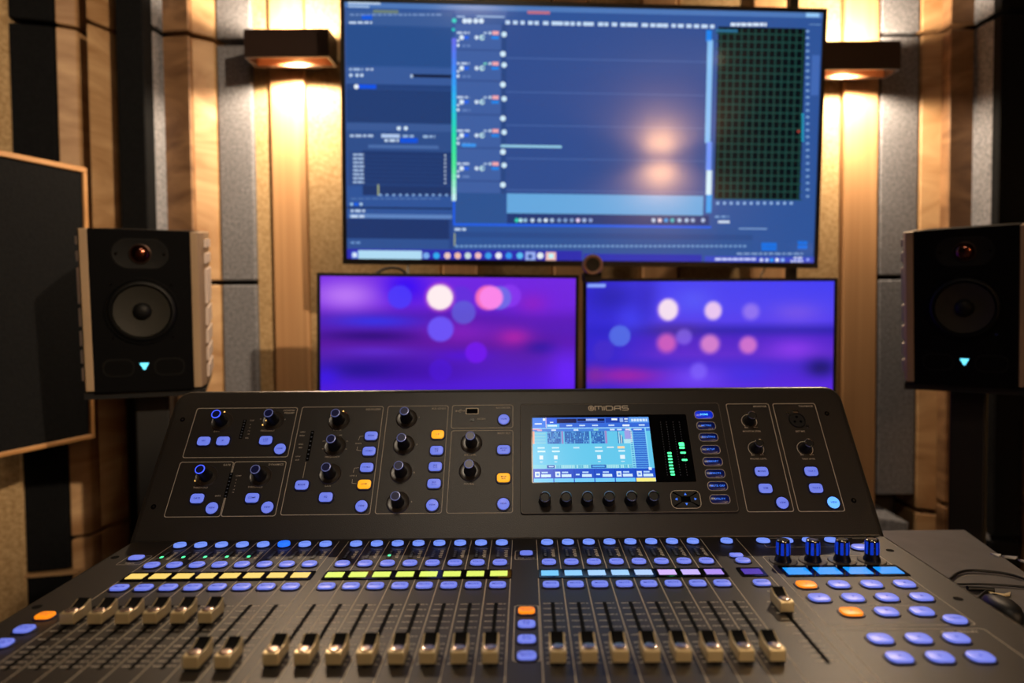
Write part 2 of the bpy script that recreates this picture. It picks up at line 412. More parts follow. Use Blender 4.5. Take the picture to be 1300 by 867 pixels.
# ------------------------------------------------------------------ framed acoustic panel by the left wall
A0 = Vector((-1.012, 1.60)); gd = Vector((-.309, -.951)); gl = .46
zt = at(118, 213, 1.60).z; zb = at(122, 556, 1.60).z
G = frame((A0.x, A0.y, zb), (-gd.x, -gd.y, 0), (0, 0, 1))     # x runs back towards the far corner (x = 0), z faces the room
gob = thing('framed_acoustic_panel', 'large black fabric acoustic panel in a thin wooden frame behind the left speaker', 'acoustic panel', G)
gh = zt - zb
put('fabric_face', MB().box(-gl + .012, -.010, .010, gh - .012, -.045, -.006).mesh('fabric_face', FELT_BLACK), G, gob)
for nm, bx in (('frame_top', (-gl, 0, gh - .012, gh, -.06, 0)), ('frame_bottom', (-gl, 0, 0, .010, -.06, 0)), ('frame_side', (-.010, 0, .010, gh - .012, -.06, 0)), ('frame_side', (-gl, -gl + .012, .010, gh - .012, -.06, 0))):
    bevel(put(nm, MB().box(*bx).mesh(nm, FRAME_WOOD), G, gob), .0015, 1)
for zz in (.08, gh - .08):
    put('wall_bracket', MB().box(-.06, -.02, zz - .02, zz + .02, -.20, -.06).mesh('wall_bracket', BLACK), G, gob)

# ------------------------------------------------------------------ television
def eul(yaw, pitch, roll):
    return Matrix.Rotation(math.radians(yaw), 4, 'Z') @ Matrix.Rotation(math.radians(pitch), 4, 'X') @ Matrix.Rotation(math.radians(roll), 4, 'Y')
UPR = Matrix(((1, 0, 0, 0), (0, 0, -1, 0), (0, 1, 0, 0), (0, 0, 0, 1)))       # local x right, y up, z towards the camera
TVW, TVH = 1.11, .5952
TVM = T(.141, 1.5883, .3842 + H) @ eul(2.14, 2.05, .83) @ UPR
tv = thing('television', 'large wall television showing a blue audio editing window', 'television', TVM)
fr = MB()
bz = .0095
fr.box(-TVW / 2, TVW / 2, TVH / 2 - bz, TVH / 2, -.03, 0).box(-TVW / 2, TVW / 2, -TVH / 2, -TVH / 2 + .013, -.03, 0)
fr.box(-TVW / 2, -TVW / 2 + bz, -TVH / 2 + .013, TVH / 2 - bz, -.03, 0).box(TVW / 2 - bz, TVW / 2, -TVH / 2 + .013, TVH / 2 - bz, -.03, 0)
put('bezel', fr.mesh('bezel', TV_FRAME), TVM, tv)
put('back_shell', MB().box(-TVW / 2 + .004, TVW / 2 - .004, -TVH / 2 + .004, TVH / 2 - .004, -.045, -.012).box(-.4, .4, -.26, .1, -.075, -.045).mesh('back_shell', BLACK), TVM, tv)
xr = at(1000, 200, 1.70).x
put('mounting_rail', MB().box(xr - .009, xr + .009, 1.66, 1.69, H - .12, H + .95).mesh('mounting_rail', BLACK), Matrix(), tv)
for zz in (.34, .56):
    put('mounting_arm', MB().box(xr - .03, xr + .03, 1.69, 1.80, H + zz - .02, H + zz + .02).mesh('mounting_arm', BLACK), Matrix(), tv)
tvn = TVM.to_3x3() @ Vector((0, 0, 1)); tvi = TVM.inverted()
def tvp(x, y):
    q = tvi @ hit(x, y, TVM.translation, tvn); return q.x, q.y
Q = []                                      # the picture: (points, colour) in television coordinates
NL = [0]
def R(x0, y0, x1, y1, c, lay=1):
    cx, cy = tvp((x0 + x1) / 2, (y0 + y1) / 2); k = TVW / 611.0; w = (x1 - x0) * k / 2; h = (y1 - y0) * k / 2 * 1.0
    X0, X1 = max(cx - w, -TVW / 2 + bz), min(cx + w, TVW / 2 - bz); Y0, Y1 = max(cy - h, -TVH / 2 + .013), min(cy + h, TVH / 2 - bz)
    z = -.004 + lay * .00025
    if X1 > X0 and Y1 > Y0: Q.append(([(X0, Y0, z), (X1, Y0, z), (X1, Y1, z), (X0, Y1, z)], c))
def D(x, y, r, c, lay=4, ry=None):
    cx, cy = tvp(x, y); k = TVW / 611.0; ry = ry or r
    Q.append(([(cx + r * k * math.cos(a * PI / 5), cy + ry * k * math.sin(a * PI / 5), -.004 + lay * .00025) for a in range(10)], c))
def words_row(x0, x1, y, h, c, lay=4, lo=3, hi=9, gap=2):
    xx = x0
    while xx < x1:
        w = random.uniform(lo, hi); R(xx, y - h / 2, min(xx + w, x1), y + h / 2, c, lay); xx += w + gap
Q.append(([(-TVW / 2 + bz, -TVH / 2 + .013, -.004), (TVW / 2 - bz, -TVH / 2 + .013, -.004), (TVW / 2 - bz, TVH / 2 - bz, -.004), (-TVW / 2 + bz, TVH / 2 - bz, -.004)], (47, 84, 152)))
R(436, -2, 1050, 15, (78, 120, 184)); R(442, 1, 482, 4.5, (190, 212, 240), 3); R(442, 6, 468, 9, (150, 180, 220), 3)
R(670, 13.5, 698, 17, (190, 110, 130), 3); R(1024, 16, 1041, 21, (150, 200, 245), 3)
R(441, 14, 573, 33, (58, 92, 152), 2); words_row(444, 560, 18, 2, (120, 150, 200), 3); R(459, 18, 472, 24, (20, 90, 220), 3); R(474, 12, 505, 16, (110, 130, 120), 3)
words_row(443, 472, 28, 2.5, (196, 216, 240), 3)
R(441, 33, 573, 84, (40, 78, 140), 2)
R(441, 84, 573, 113, (56, 90, 154), 2); words_row(443, 460, 87.5, 3, (160, 186, 222), 3); words_row(464, 475, 87.5, 2.5, (180, 200, 230), 3)
for xx in (445, 453, 459): D(xx, 95, 2.2, (190, 212, 238))
R(524, 94, 573, 98, (18, 32, 66), 3); R(521, 94, 524, 98, (180, 200, 226), 3)
R(441, 107, 573, 113, (36, 66, 124), 3); D(452, 109.5, 3, (230, 240, 250), 5); R(455, 107, 477, 112, (14, 84, 232), 4)
R(441, 113, 573, 156, (34, 62, 116), 2); R(441, 156, 573, 166, (58, 90, 150), 2); D(506, 162.5, 2.6, (210, 230, 248)); D(515, 162.5, 2.6, (210, 230, 248)); R(441, 166, 573, 192, (46, 78, 138), 2)
words_row(444, 474, 172, 3, (176, 198, 228), 4); R(484, 170, 507, 174.5, (176, 200, 236), 4); words_row(511, 527, 172.5, 3, (150, 180, 220), 4); words_row(537, 552, 173, 3, (160, 190, 226), 4)
words_row(488, 506, 178, 3, (200, 220, 242), 4); R(508, 175, 530, 181, (12, 82, 220), 4); R(468, 184, 556, 188, (74, 108, 168), 3)
R(461, 192, 573, 235, (30, 56, 110), 2); R(441, 192, 461, 235, (44, 74, 134), 2)
for k in range(8):
    y = 196 + k * 5; words_row(448, 462, y, 2.4, (170, 194, 226), 4, 4, 8, 1); D(565, y + 1, 1.2, (200, 214, 232), 4); R(462, y + 2.2, 570, y + 2.9, (42, 72, 130), 3)
R(479, 234, 481, 248, (160, 170, 130), 4); R(461, 236, 573, 248, (30, 54, 106), 2)
for k in range(11): R(481 + k * 8.4, 246, 484.5 + k * 8.4, 248.6, (130, 166, 216), 4)
words_row(445, 560, 252, 1.6, (84, 118, 176), 3); D(446, 259, 2, (150, 190, 230)); R(449, 257, 455, 261, (20, 90, 220), 4); D(458, 259, 2, (170, 200, 230))
R(441, 263, 573, 265, (24, 46, 92), 3); words_row(445, 463, 267.5, 3, (190, 212, 238), 4); R(444, 272, 573, 277, (94, 132, 192), 3); words_row(445, 462, 274.5, 3, (200, 220, 244), 5)
R(441, 278, 573, 303, (30, 54, 108), 2); R(441, 303, 573, 316, (48, 82, 146), 2); words_row(445, 457, 308, 2.5, (110, 150, 206), 3); R(570, 278, 575, 316, (40, 70, 136), 3)
# track headers
R(578, 18, 642, 286, (64, 96, 162), 1); R(579, 22, 640, 30, (52, 86, 150), 2)
for xx, c in ((576.5, (60, 214, 200)),): D(xx, 25.5, 2.8, c, 5); D(xx - 1, 37, 2.2, (40, 190, 190), 5)
for xx in (590, 596, 604, 611): D(xx, 26, 3.2, (214, 232, 250), 5)
R(580, 19.5, 590, 21.5, (150, 180, 220), 4); R(605, 19.5, 640, 21.5, (150, 180, 220), 4)
for k, y in enumerate((40, 79, 122, 164.5, 206.5)):
    words_row(580, 596, y + 1, 2.6, (190, 208, 236), 4); D(586, y + 7, 3, (220, 236, 250), 4); R(589, y + 5, 595, y + 9, (40, 100, 230), 4)
    D(605, y + 7, 2.6, (206, 224, 244), 4); D(612, y + 7, 3.4, (190, 226, 232), 4); D(613, y + 7, 1.6, (70, 110, 180), 5)
    R(625, y - 1, 633, y + 3.5, (240, 168, 174), 4); R(624, y + 5.5, 633, y + 9, (34, 132, 232), 4); R(614, y, 618, y + 2.5, (120, 210, 190) if k == 1 else (170, 194, 226), 4); D(622, y + 1.2, 1.8, (200, 220, 240), 4)
    D(581.5, y + 11, 1.6, (214, 230, 248), 4); D(581.5, y + 17, 1.9, (214, 230, 248), 4); words_row(587, 597, y + 17.5, 2, (110, 140, 196), 4)
    R(578, y + 22, 635, y + 24, (54, 82, 144), 3); D(640, y + 3, 3.4, (206, 234, 250), 5); D(638.5, y + 28, 3.6, (210, 236, 250), 5)
R(586, 182, 604, 186, (60, 150, 240), 5); R(578, 245, 642, 286, (46, 84, 146), 3)
n = 24
for k in range(n):
    t = k / (n - 1); cs = ((100, 110, 236), (60, 140, 250), (40, 190, 240), (40, 226, 170), (80, 236, 150), (200, 240, 240))
    f = t * (len(cs) - 1); i = min(int(f), len(cs) - 2); f -= i
    R(573.5, 48 + k * 8.6, 579, 48 + (k + 1) * 8.6 + .3, tuple(cs[i][j] * (1 - f) + cs[i + 1][j] * f for j in range(3)), 6)
R(575, 255, 577.5, 286, (26, 92, 236), 5); R(575, 285, 906, 288, (34, 96, 232), 5)
# arrangement area
R(643, 33, 897, 247, (49, 78, 143), 2); R(636, 33, 643, 247, (42, 72, 132), 2)
xx = 642
while xx < 905:
    R(xx, 25.5 + (xx - 642) * .02, xx + random.uniform(5, 8), 30 + (xx - 642) * .02, (196, 220, 246), 4); xx += random.choice((8, 9.5, 11, 8))
for y in (75, 118, 160, 202, 242): R(643, y, 897, y + 1, (76, 106, 168), 3)
R(636, 184, 713, 187, (150, 206, 232), 5)
for y0, y1, c in ((38, 52, (20, 130, 236)), (52, 180, (134, 192, 244)), (180, 216, (112, 150, 246)), (216, 247, (214, 240, 252)), (247, 270, (60, 160, 238))): R(897, y0, 904, y1, c, 4)
R(643, 247, 895, 272, (102, 168, 222), 3); R(643, 272, 903, 285, (34, 58, 116), 3)
for xx, c in ((656, (50, 210, 180)), (661, (180, 230, 240)), (667, (150, 190, 220)), (676, (200, 220, 240)), (685, (170, 196, 226)), (693, (220, 236, 250)), (701, (170, 196, 226)), (710, (130, 160, 206)), (718, (130, 160, 206)), (726, (130, 160, 206)), (734, (232, 210, 246)), (742, (170, 190, 230)), (750, (140, 160, 210)), (830, (190, 210, 236)), (838, (240, 220, 230)), (846, (60, 160, 236)), (854, (70, 190, 200)), (863, (180, 206, 236)), (872, (180, 206, 236)), (880, (170, 190, 226)), (893, (180, 200, 236))): D(xx, 279.5, 2.6, c, 5)
R(575, 288, 960, 317, (46, 84, 150), 2); words_row(577, 592, 291, 3, (190, 212, 240), 4); R(577, 296, 960, 303, (42, 76, 140), 3); R(576, 296, 578, 312, (150, 160, 130), 4)
for k in range(62): R(578 + k * 6, 311.2, 582 + k * 6, 313.6, (120, 162, 212), 4)
# frequency plot
R(909, 37, 1021, 252, (4, 12, 18), 3)
for k in range(13): R(912.5 + k * 8.65, 38, 914.2 + k * 8.65, 252, (28, 70, 64), 4)
for k in range(22): R(909, 42 + k * 10, 1020, 43.5 + k * 10, (28, 74, 66), 4)
words_row(928, 974, 30.5, 4, (214, 230, 248), 5, 4, 8, 1); R(909, 37, 937, 40, (40, 110, 150), 5)
for k in range(26): R(1024, 38 + k * 8.4, 1028, 40 + k * 8.4, (140, 180, 226), 4)
for k in range(9): R(1018.5, 144 + k * 4.1, 1021, 146.6 + k * 4.1, (30, 180, 210), 5)
R(1013, 165, 1016, 168, (170, 60, 50), 5); R(1031, 70, 1041, 120, (66, 104, 178), 2); R(1028, 30, 1043, 31, (110, 150, 200), 3)
for k in range(12): R(910 + k * 8.5, 256, 913.5 + k * 8.5, 259.5, (150, 186, 230), 4)
words_row(908, 926, 275, 2.4, (120, 160, 210), 4); R(912, 280, 927, 283, (210, 226, 244), 5); R(938, 289.5, 975, 291, (130, 166, 214), 4)
R(967, 308, 987, 313, (20, 112, 226), 4); R(967, 313.5, 987, 318, (20, 112, 226), 4); R(1013, 306, 1026, 310, (20, 112, 226), 4); R(1013, 311, 1026, 316, (20, 112, 226), 4)
words_row(936, 1020, 322, 1.8, (150, 180, 220), 4)
# task bar
R(436, 317, 740, 329.5, (44, 44, 172), 5); R(740, 322.5, 893, 334.5, (44, 50, 176), 5); R(893, 325.5, 1041, 335, (58, 74, 196), 6)
R(455, 318, 535, 330, (176, 220, 244), 7); R(446, 319.5, 454, 328, (96, 130, 230), 7); D(450, 323.5, 3, (220, 236, 250), 8)
for xx, c in ((541, (120, 170, 236)), (554, (50, 170, 240)), (568, (236, 200, 190)), (581, (240, 190, 170)), (594, (200, 220, 220)), (607, (240, 190, 190)), (620, (60, 160, 236)), (633, (236, 236, 244)), (646, (50, 150, 240)), (660, (90, 190, 240)), (686, (230, 240, 244))): D(xx, 324.5, 4.2, c, 8)
R(667, 319.5, 680, 331, (150, 172, 236), 7); D(673, 325.5, 3, (50, 80, 160), 8); R(693, 320, 706, 331, (240, 190, 180), 7); R(696.5, 322, 703, 328, (190, 244, 250), 8)
words_row(908, 960, 329, 3, (200, 210, 246), 8, 4, 9, 1)
for xx, c in ((967, (210, 220, 246)), (974, (190, 210, 246)), (980, (40, 160, 250)), (987, (236, 244, 252)), (994, (150, 190, 246))): D(xx, 330, 2.4, c, 9)
words_row(1008, 1019, 327.5, 2.4, (210, 220, 250), 9, 3, 6, 1); words_row(1004, 1020, 331.5, 2.4, (210, 220, 250), 9, 3, 6, 1); D(1026, 329.5, 2, (150, 170, 240), 9)
SCREEN = picture_mat('television_picture', 1.0, 0.10, 0.8)
put('screen_picture', col_mesh('screen_picture', Q, SCREEN), TVM, tv)

# ------------------------------------------------------------------ two desk monitors
MONPIC = picture_mat('monitor_picture', 1.0, 0.3, 0.4)
def monitor(label, cx, cy, d, yaw, roll, w, h, fn):
    c = at(cx, cy, d)
    M = T(*c) @ eul(yaw, 0, roll) @ UPR
    r = thing('monitor', label, 'monitor', M)
    b = .0068
    fr = MB().box(-w / 2, w / 2, h / 2 - b, h / 2, -.02, 0).box(-w / 2, w / 2, -h / 2, -h / 2 + .014, -.02, 0)
    fr.box(-w / 2, -w / 2 + b, -h / 2 + .014, h / 2 - b, -.02, 0).box(w / 2 - b, w / 2, -h / 2 + .014, h / 2 - b, -.02, 0)
    put('bezel', fr.mesh('bezel', BLACK), M, r)
    put('back_shell', MB().box(-w / 2 + .002, w / 2 - .002, -h / 2 + .002, h / 2 - .002, -.03, -.008).box(-.12, .12, -.09, .09, -.05, -.03).mesh('back_shell', BLACK), M, r)
    put('screen_picture', grid_mesh('screen_picture', w - 2 * b, h - b - .014, 150, 84, fn, MONPIC), M @ T(0, (.014 - b) / 2, -.002), r)
    put('wall_arm', MB().box(-.02, .02, -.02, .02, -.9, 0).mesh('wall_arm', BLACK), M @ T(0, 0, -.05) @ Matrix.Diagonal((1, 1, (1.795 - d - .05) / .9, 1)), r)
    return r
def blend(img, mask, c): return img * (1 - mask[..., None]) + np.array(c, float) * mask[..., None]
def disc(u, v, cx, cy, rx, ry, soft): return np.clip((1 - np.hypot((u - cx) / rx, (v - cy) / ry)) / soft, 0, 1)
def gau(u, v, cx, cy, sx, sy): return np.exp(-(((u - cx) / sx) ** 2 + ((v - cy) / sy) ** 2))
def base_img(u, v, rows):
    ys = [r[0] for r in rows]; return np.stack([np.interp(v, ys, [r[1][k] for r in rows]) for k in range(3)], -1)
VS = 140 / 183.0                              # part of the picture seen above the console in the photo
def pic_left(u, v):
    q = v / VS
    im = base_img(u, q, ((0, (112, 40, 226)), (.25, (110, 36, 220)), (.38, (84, 24, 176)), (.5, (84, 26, 176)), (.62, (88, 22, 160)), (.75, (88, 30, 176)), (1, (84, 30, 216)), (1.3, (70, 24, 200))))
    for cx, cy, sx, sy, c, a in ((.10, .18, .14, .15, (186, 120, 246), .95), (.33, .10, .08, .14, (44, 0, 250), .8), (.22, .42, .18, .06, (54, 50, 230), .9), (.2, .56, .2, .05, (44, 10, 120), .8), (.22, .71, .16, .05, (96, 44, 210), .8),
                                 (.17, .88, .22, .1, (34, 18, 140), .85), (.4, .9, .2, .12, (66, 14, 170), .6), (.55, .52, .16, .12, (150, 36, 196), .6), (.76, .56, .07, .09, (172, 36, 170), .9), (.87, .66, .06, .06, (50, 24, 160), .9), (.97, .9, .08, .25, (106, 36, 250), .9), (.9, .2, .2, .2, (112, 36, 220), .7), (.83, .24, .06, .1, (150, 30, 190), .6), (.02, .95, .06, .1, (60, 24, 230), .8), (.56, .74, .12, .06, (80, 16, 240), .5)):
        im = blend(im, gau(u, q, cx, cy, sx, sy) * a, c)
    for cx, cy, r, c, a, soft in ((.31, .19, .05, (76, 58, 250), .9, .12), (.55, .19, .05, (96, 50, 220), .75, .15), (.56, .33, .05, (96, 92, 216), .85, .12), (.47, .49, .055, (108, 86, 250), .95, .15), (.61, .71, .047, (116, 26, 240), .85, .18), (.47, .88, .05, (78, 24, 220), .6, .2), (.74, .17, .05, (136, 56, 240), .85, .18), (.70, .19, .05, (110, 110, 230), .9, .12)):
        im = blend(im, disc(u, q, cx, cy, r, r * w2h, soft) * a, c)
    im = blend(im, disc(u, q, .655, .19, .055, .055 * w2h, .2), (246, 110, 186)); im = blend(im, disc(u, q, .668, .19, .05, .05 * w2h, .15), (250, 134, 232))
    im = blend(im, disc(u, q, .467, .19, .068, .068 * w2h, .5) * .9, (250, 110, 190)); im = blend(im, disc(u, q, .467, .19, .054, .054 * w2h, .14), (255, 238, 240))
    return im
def pic_right(u, v):
    q = v / VS
    im = base_img(u, q, ((0, (66, 62, 240)), (.25, (78, 66, 240)), (.38, (84, 62, 236)), (.47, (48, 34, 176)), (.55, (80, 36, 200)), (.7, (96, 44, 206)), (.8, (70, 40, 206)), (1, (90, 40, 220)), (1.3, (70, 30, 190))))
    im = blend(im, np.clip((.3 - u) / .2, 0, 1) * .8, (44, 36, 206))
    for cx, cy, sx, sy, c, a in ((.1, .15, .1, .14, (34, 30, 170), .7), (.19, .36, .06, .12, (64, 64, 240), .8), (.24, .14, .05, .3, (40, 30, 180), .5), (.43, .18, .08, .12, (86, 90, 250), .7), (.85, .3, .1, .1, (130, 90, 230), .6), (.84, .65, .1, .1, (140, 60, 236), .8), (.95, .83, .06, .09, (28, 22, 110), .9), (.16, .9, .16, .09, (160, 36, 170), .9), (.03, .9, .04, .1, (140, 40, 150), .6),
                                 (.28, .8, .1, .05, (60, 40, 190), .5), (.45, .93, .12, .12, (112, 70, 246), .9), (.65, .9, .1, .1, (64, 50, 230), .6), (.36, .46, .12, .07, (90, 50, 150), .5)):
        im = blend(im, gau(u, q, cx, cy, sx, sy) * a, c)
    for cx, cy, r, c, a, soft in ((.135, .52, .046, (84, 112, 230), .9, .12), (.07, .66, .05, (74, 46, 200), .6, .3), (.325, .59, .052, (214, 98, 190), .9, .5), (.5, .6, .05, (216, 130, 206), .95, .45), (.655, .61, .046, (210, 116, 206), .95, .45), (.395, .53, .04, (140, 108, 236), .7, .4), (.665, .29, .045, (156, 124, 240), .8, .5), (.455, .86, .045, (126, 96, 250), .8, .5)):
        im = blend(im, disc(u, q, cx, cy, r, r * w2h, soft) * a, c)
    im = blend(im, disc(u, q, .33, .27, .055, .055 * w2h, .5) * .8, (220, 150, 240)); im = blend(im, disc(u, q, .33, .27, .044, .05 * w2h, .25), (244, 222, 240))
    im = blend(im, disc(u, q, .512, .28, .042, .046 * w2h, .35), (232, 196, 240))
    im = blend(im, ((u > .005) & (u < .075) & (q > .03) & (q < .055)).astype(float), (140, 170, 250))
    return im
w2h = 322 / 138.0
monitor('black desk monitor under the television with pink and violet light blobs on screen', 568.8, 442, 1.44, 1.0, .95, .549, .312, pic_left)
monitor('black desk monitor beside the webcam with paler bluer light blobs on screen', 901.5, 446, 1.46, 0, .35, .541, .312, pic_right)

# webcam on the gap between the monitors
c = at(752.5, 336, 1.415); M = frame(c, (1, 0, 0), (0, 0, 1))
wc = thing('webcam', 'round black webcam with copper coloured ring on top of the desk monitors', 'webcam', M)
put('body', MB().lathe([(.012, -.03), (.0205, -.027), (.0215, -.01), (.0215, 0), (.0200, .002)], 28).mesh('body', BLACK, 40), M, wc)
put('lens_ring', MB().lathe([(.0140, -.004), (.0140, .003), (.0165, .0048), (.0200, .004), (.0215, .001), (.0215, -.004)], 28, None, False, False).mesh('lens_ring', WEB_RING, 50), M, wc)
put('lens', MB().lathe([(.0142, 0), (.010, .0012), (.004, .0018)], 24).mesh('lens', GLOSS, 50), M, wc)
put('clamp', MB().box(-.019, .019, -.031, -.016, -.05, -.004).box(-.016, .016, -.036, -.026, -.05, .004).mesh('clamp', BLACK), M, wc)

# cables hanging below the television
def spline(pts, n=8):
    P = [Vector(p) for p in pts]; P = [P[0]] + P + [P[-1]]; out = []
    for i in range(1, len(P) - 2):
        for k in range(n):
            t = k / n; a, b, c2, d2 = P[i - 1], P[i], P[i + 1], P[i + 2]
            out.append(.5 * ((2 * b) + (c2 - a) * t + (2 * a - 5 * b + 4 * c2 - d2) * t * t + (3 * b - a - 3 * c2 + d2) * t ** 3))
    return out + [P[-1]]
def cable(label, pts, r):
    return thing('cable', label, 'cable', None, None, MB().tube(spline(pts), r).mesh('cable', CABLE, 60))
cable('black cable arching down behind the monitor with violet blobs', [at(470, 362, 1.50), at(476, 349, 1.52), at(490, 341, 1.53), at(506, 341, 1.53), at(517, 350, 1.52), at(521, 366, 1.50)], .0028)
cable('black cable hanging straight down from the television lower left', [at(518, 322, 1.67), at(518, 340, 1.66), at(518.5, 372, 1.60)], .003)
cable('thin black cable hanging below the television near the right edge', [at(973, 332, 1.70), at(970, 343, 1.70), at(966, 352, 1.69), at(964, 378, 1.66)], .002)

# ------------------------------------------------------------------ loudspeakers and their stands
def speaker(label, pos, yaw, pitch, roll, w, h, d, notch):
    M = T(pos[0], pos[1], pos[2] + H) @ eul(yaw, pitch, roll) @ UPR     # origin: centre of the front face
    r = thing('studio_speaker', label, 'speaker', M)
    sp = .015
    put('cabinet', MB().box(-w / 2 + sp, w / 2 - sp, -h / 2, h / 2, -d, -.004).mesh('cabinet', BAFFLE), M, r)
    # cream side panels taper towards the back
    for s in (-1, 1):
        a, b = s * w / 2, s * (w / 2 - sp)
        m = MB(); e = s * .012
        pl = [(b, 0), (a - e * .1, 0), (a + e * .55, -.03), (a + e * .75, -d * .6), (a + e * .2, -d), (b, -d)]
        if s < 0: pl = pl[::-1]
        m.loft([[(px, -h / 2 + .004, pz) for px, pz in pl], [(px, h / 2 - .001, pz) for px, pz in pl]])
        # cream panel with paler raised blocks along its outer side
        o = put('side_panel', m.mesh('side_panel', VINYL), M, r)
        bevel(o, .002, 2)
        for k, (n0, n1) in enumerate(notch):
            yy = h / 2 - n0 * h; y2 = h / 2 - n1 * h
            put('side_block', MB().box(min(a + e * .4, a + e * .95), max(a + e * .4, a + e * .95), y2, yy, -d * .62, -.034).mesh('side_block', VINYL_SIDE), M, r)
    bw = w - 2 * sp
    bf = put('baffle', MB().rprism(bw, h - .002, .003, [(-.010, 0), (-.0005, 0), (0, .0006)], 3).mesh('baffle', BAFFLE), M, r)
    # tweeter in an oblong waveguide
    ty = h / 2 - h * .145
    wg = put('waveguide', MB().ring(rrect(bw * .56, h * .185, h * .09, 8), rrect(bw * .53, h * .165, h * .08, 8), .0012).rprism(bw * .53, h * .165, h * .08, [(.0012, 0), (.0006, .004)], 8, None, 0, 0, False, True).mesh('waveguide', RUBBER, 30), M @ T(0, ty, 0), r)
    for s in (-1, 1):
        put('screw', MB().lathe([(.0026, 0), (.0026, .0014), (.0012, .0014), (.0010, .0006)], 10).mesh('screw', GLOSS), M @ T(s * bw * .235, ty, .0008), wg)
    tw = put('tweeter', MB().lathe([(.0185, .0006), (.0185, .0030), (.0170, .0034), (.0160, .0018)], 28, None, False, False).mesh('tweeter', mat('tweeter_ring_metal', (70, 56, 50), 0.3, metal=.8), 40), M @ T(0, ty, 0), r)
    put('dome', MB().lathe([(.0160, .0016)] + [(.0150 * math.cos(a * PI / 16), .0016 + .0085 * math.sin(a * PI / 16)) for a in range(8)], 28).mesh('dome', COPPER, 60), M @ T(0, ty, 0), tw)
    # woofer
    wy = h / 2 - h * .495; R0 = bw * .355
    wf = put('woofer', MB().lathe([(R0 * 1.06, 0), (R0 * 1.06, .0025), (R0 * 1.0, .0032), (R0 * .97, .001)], 48, None, False, False).mesh('woofer', BAFFLE, 40), M @ T(0, wy, 0), r)
    put('surround', MB().lathe([(R0 * .97, .0010), (R0 * .93, .0058), (R0 * .86, .0064), (R0 * .80, .0012)], 48, None, False, False).mesh('surround', RUBBER, 60), M @ T(0, wy, 0), wf)
    put('cone', MB().lathe([(R0 * .80, .0012), (R0 * .60, -.0022), (R0 * .40, -.0040), (R0 * .25, -.0046)], 48, None, False, True).mesh('cone', CONE, 60), M @ T(0, wy, .0054), wf)
    put('dust_cap', MB().lathe([(R0 * .27, -.0046)] + [(R0 * .27 * math.cos(a * PI / 14), -.0046 + .011 * math.sin(a * PI / 14)) for a in range(7)], 32).mesh('dust_cap', RUBBER, 60), M @ T(0, wy, .0054), wf)
    for sx, sy in ((-1, 1), (1, 1), (-1, -1), (1, -1)):
        put('screw', MB().lathe([(.0024, 0), (.0024, .0012), (.0011, .0012), (.0009, .0004)], 10).mesh('screw', GLOSS), M @ T(sx * R0 * .84, wy + sy * R0 * .84, 0), r)
    # bass ports and the lit badge
    py = h / 2 - h * .845
    for s in (-1, 1):
        pt = put('bass_port', MB().ring(rrect(bw * .315, h * .112, h * .045, 6), rrect(bw * .285, h * .092, h * .042, 6), .0016).mesh('bass_port', RUBBER), M @ T(s * bw * .255, py, 0), r)
        put('port_opening', MB().rprism(bw * .29, h * .094, h * .042, [(0, 0), (.0008, 0)], 6).mesh('port_opening', HOLE), M @ T(s * bw * .255, py, 0), pt)
    lg = MB(); u = h * .0095
    for i, (ww, oy) in enumerate(((4.6, 1.6), (3.4, .5), (2.2, -.6), (1.1, -1.7))):
        lg.prism([(-ww * u / 2 - .25 * u, oy * u + .48 * u), (-ww * u / 2, oy * u - .48 * u), (ww * u / 2, oy * u - .48 * u), (ww * u / 2 + .25 * u, oy * u + .48 * u)][::-1], 0, .0012)
    put('lit_badge', lg.mesh('lit_badge', CYAN), M @ T(0, py + .002, .0002), r)
    # stand
    bot = M @ Vector((0, -h / 2, -d / 2))
    SM = M @ T(0, -h / 2 - .007, -d / 2)
    st = thing('speaker_stand', 'black column stand carrying the ' + label.split(' ')[0] + ' ' + ('left studio speaker beside the framed panel' if pos[0] < 0 else 'right studio speaker by the grey desk'), 'stand', T(bot.x, bot.y, 0))
    put('top_plate', MB().box(-w * .52, w * .52, -.006, .0065, -d * .42, d * .46).mesh('top_plate', BLACK), SM, st)
    zz = bot.z - .012
    bevel(put('column', MB().box(-.031, .031, -.035, .035, .02, zz - .005).mesh('column', BLACK), WM[st.name] @ Matrix.Rotation(math.radians(yaw), 4, 'Z'), st), .004)
    bevel(put('base_plate', MB().box(-.14, .14, -.14, .14, 0, .022).mesh('base_plate', BLACK), WM[st.name] @ Matrix.Rotation(math.radians(yaw), 4, 'Z'), st), .004)
    return r
NOTCH = ((.05, .10), (.14, .20), (.24, .46), (.49, .60), (.63, .72), (.75, .83), (.86, .94))
speaker('black studio speaker with cream sides in front of the framed black panel', (-.717, 1.284, -.009), 21, 6, .3, .197, .305, .23, NOTCH)
speaker('black studio speaker with cream sides above the grey desk, cropped at its far side', (.833, 1.30, -.015), -37, 6, -.2, .199, .303, .23, NOTCH)

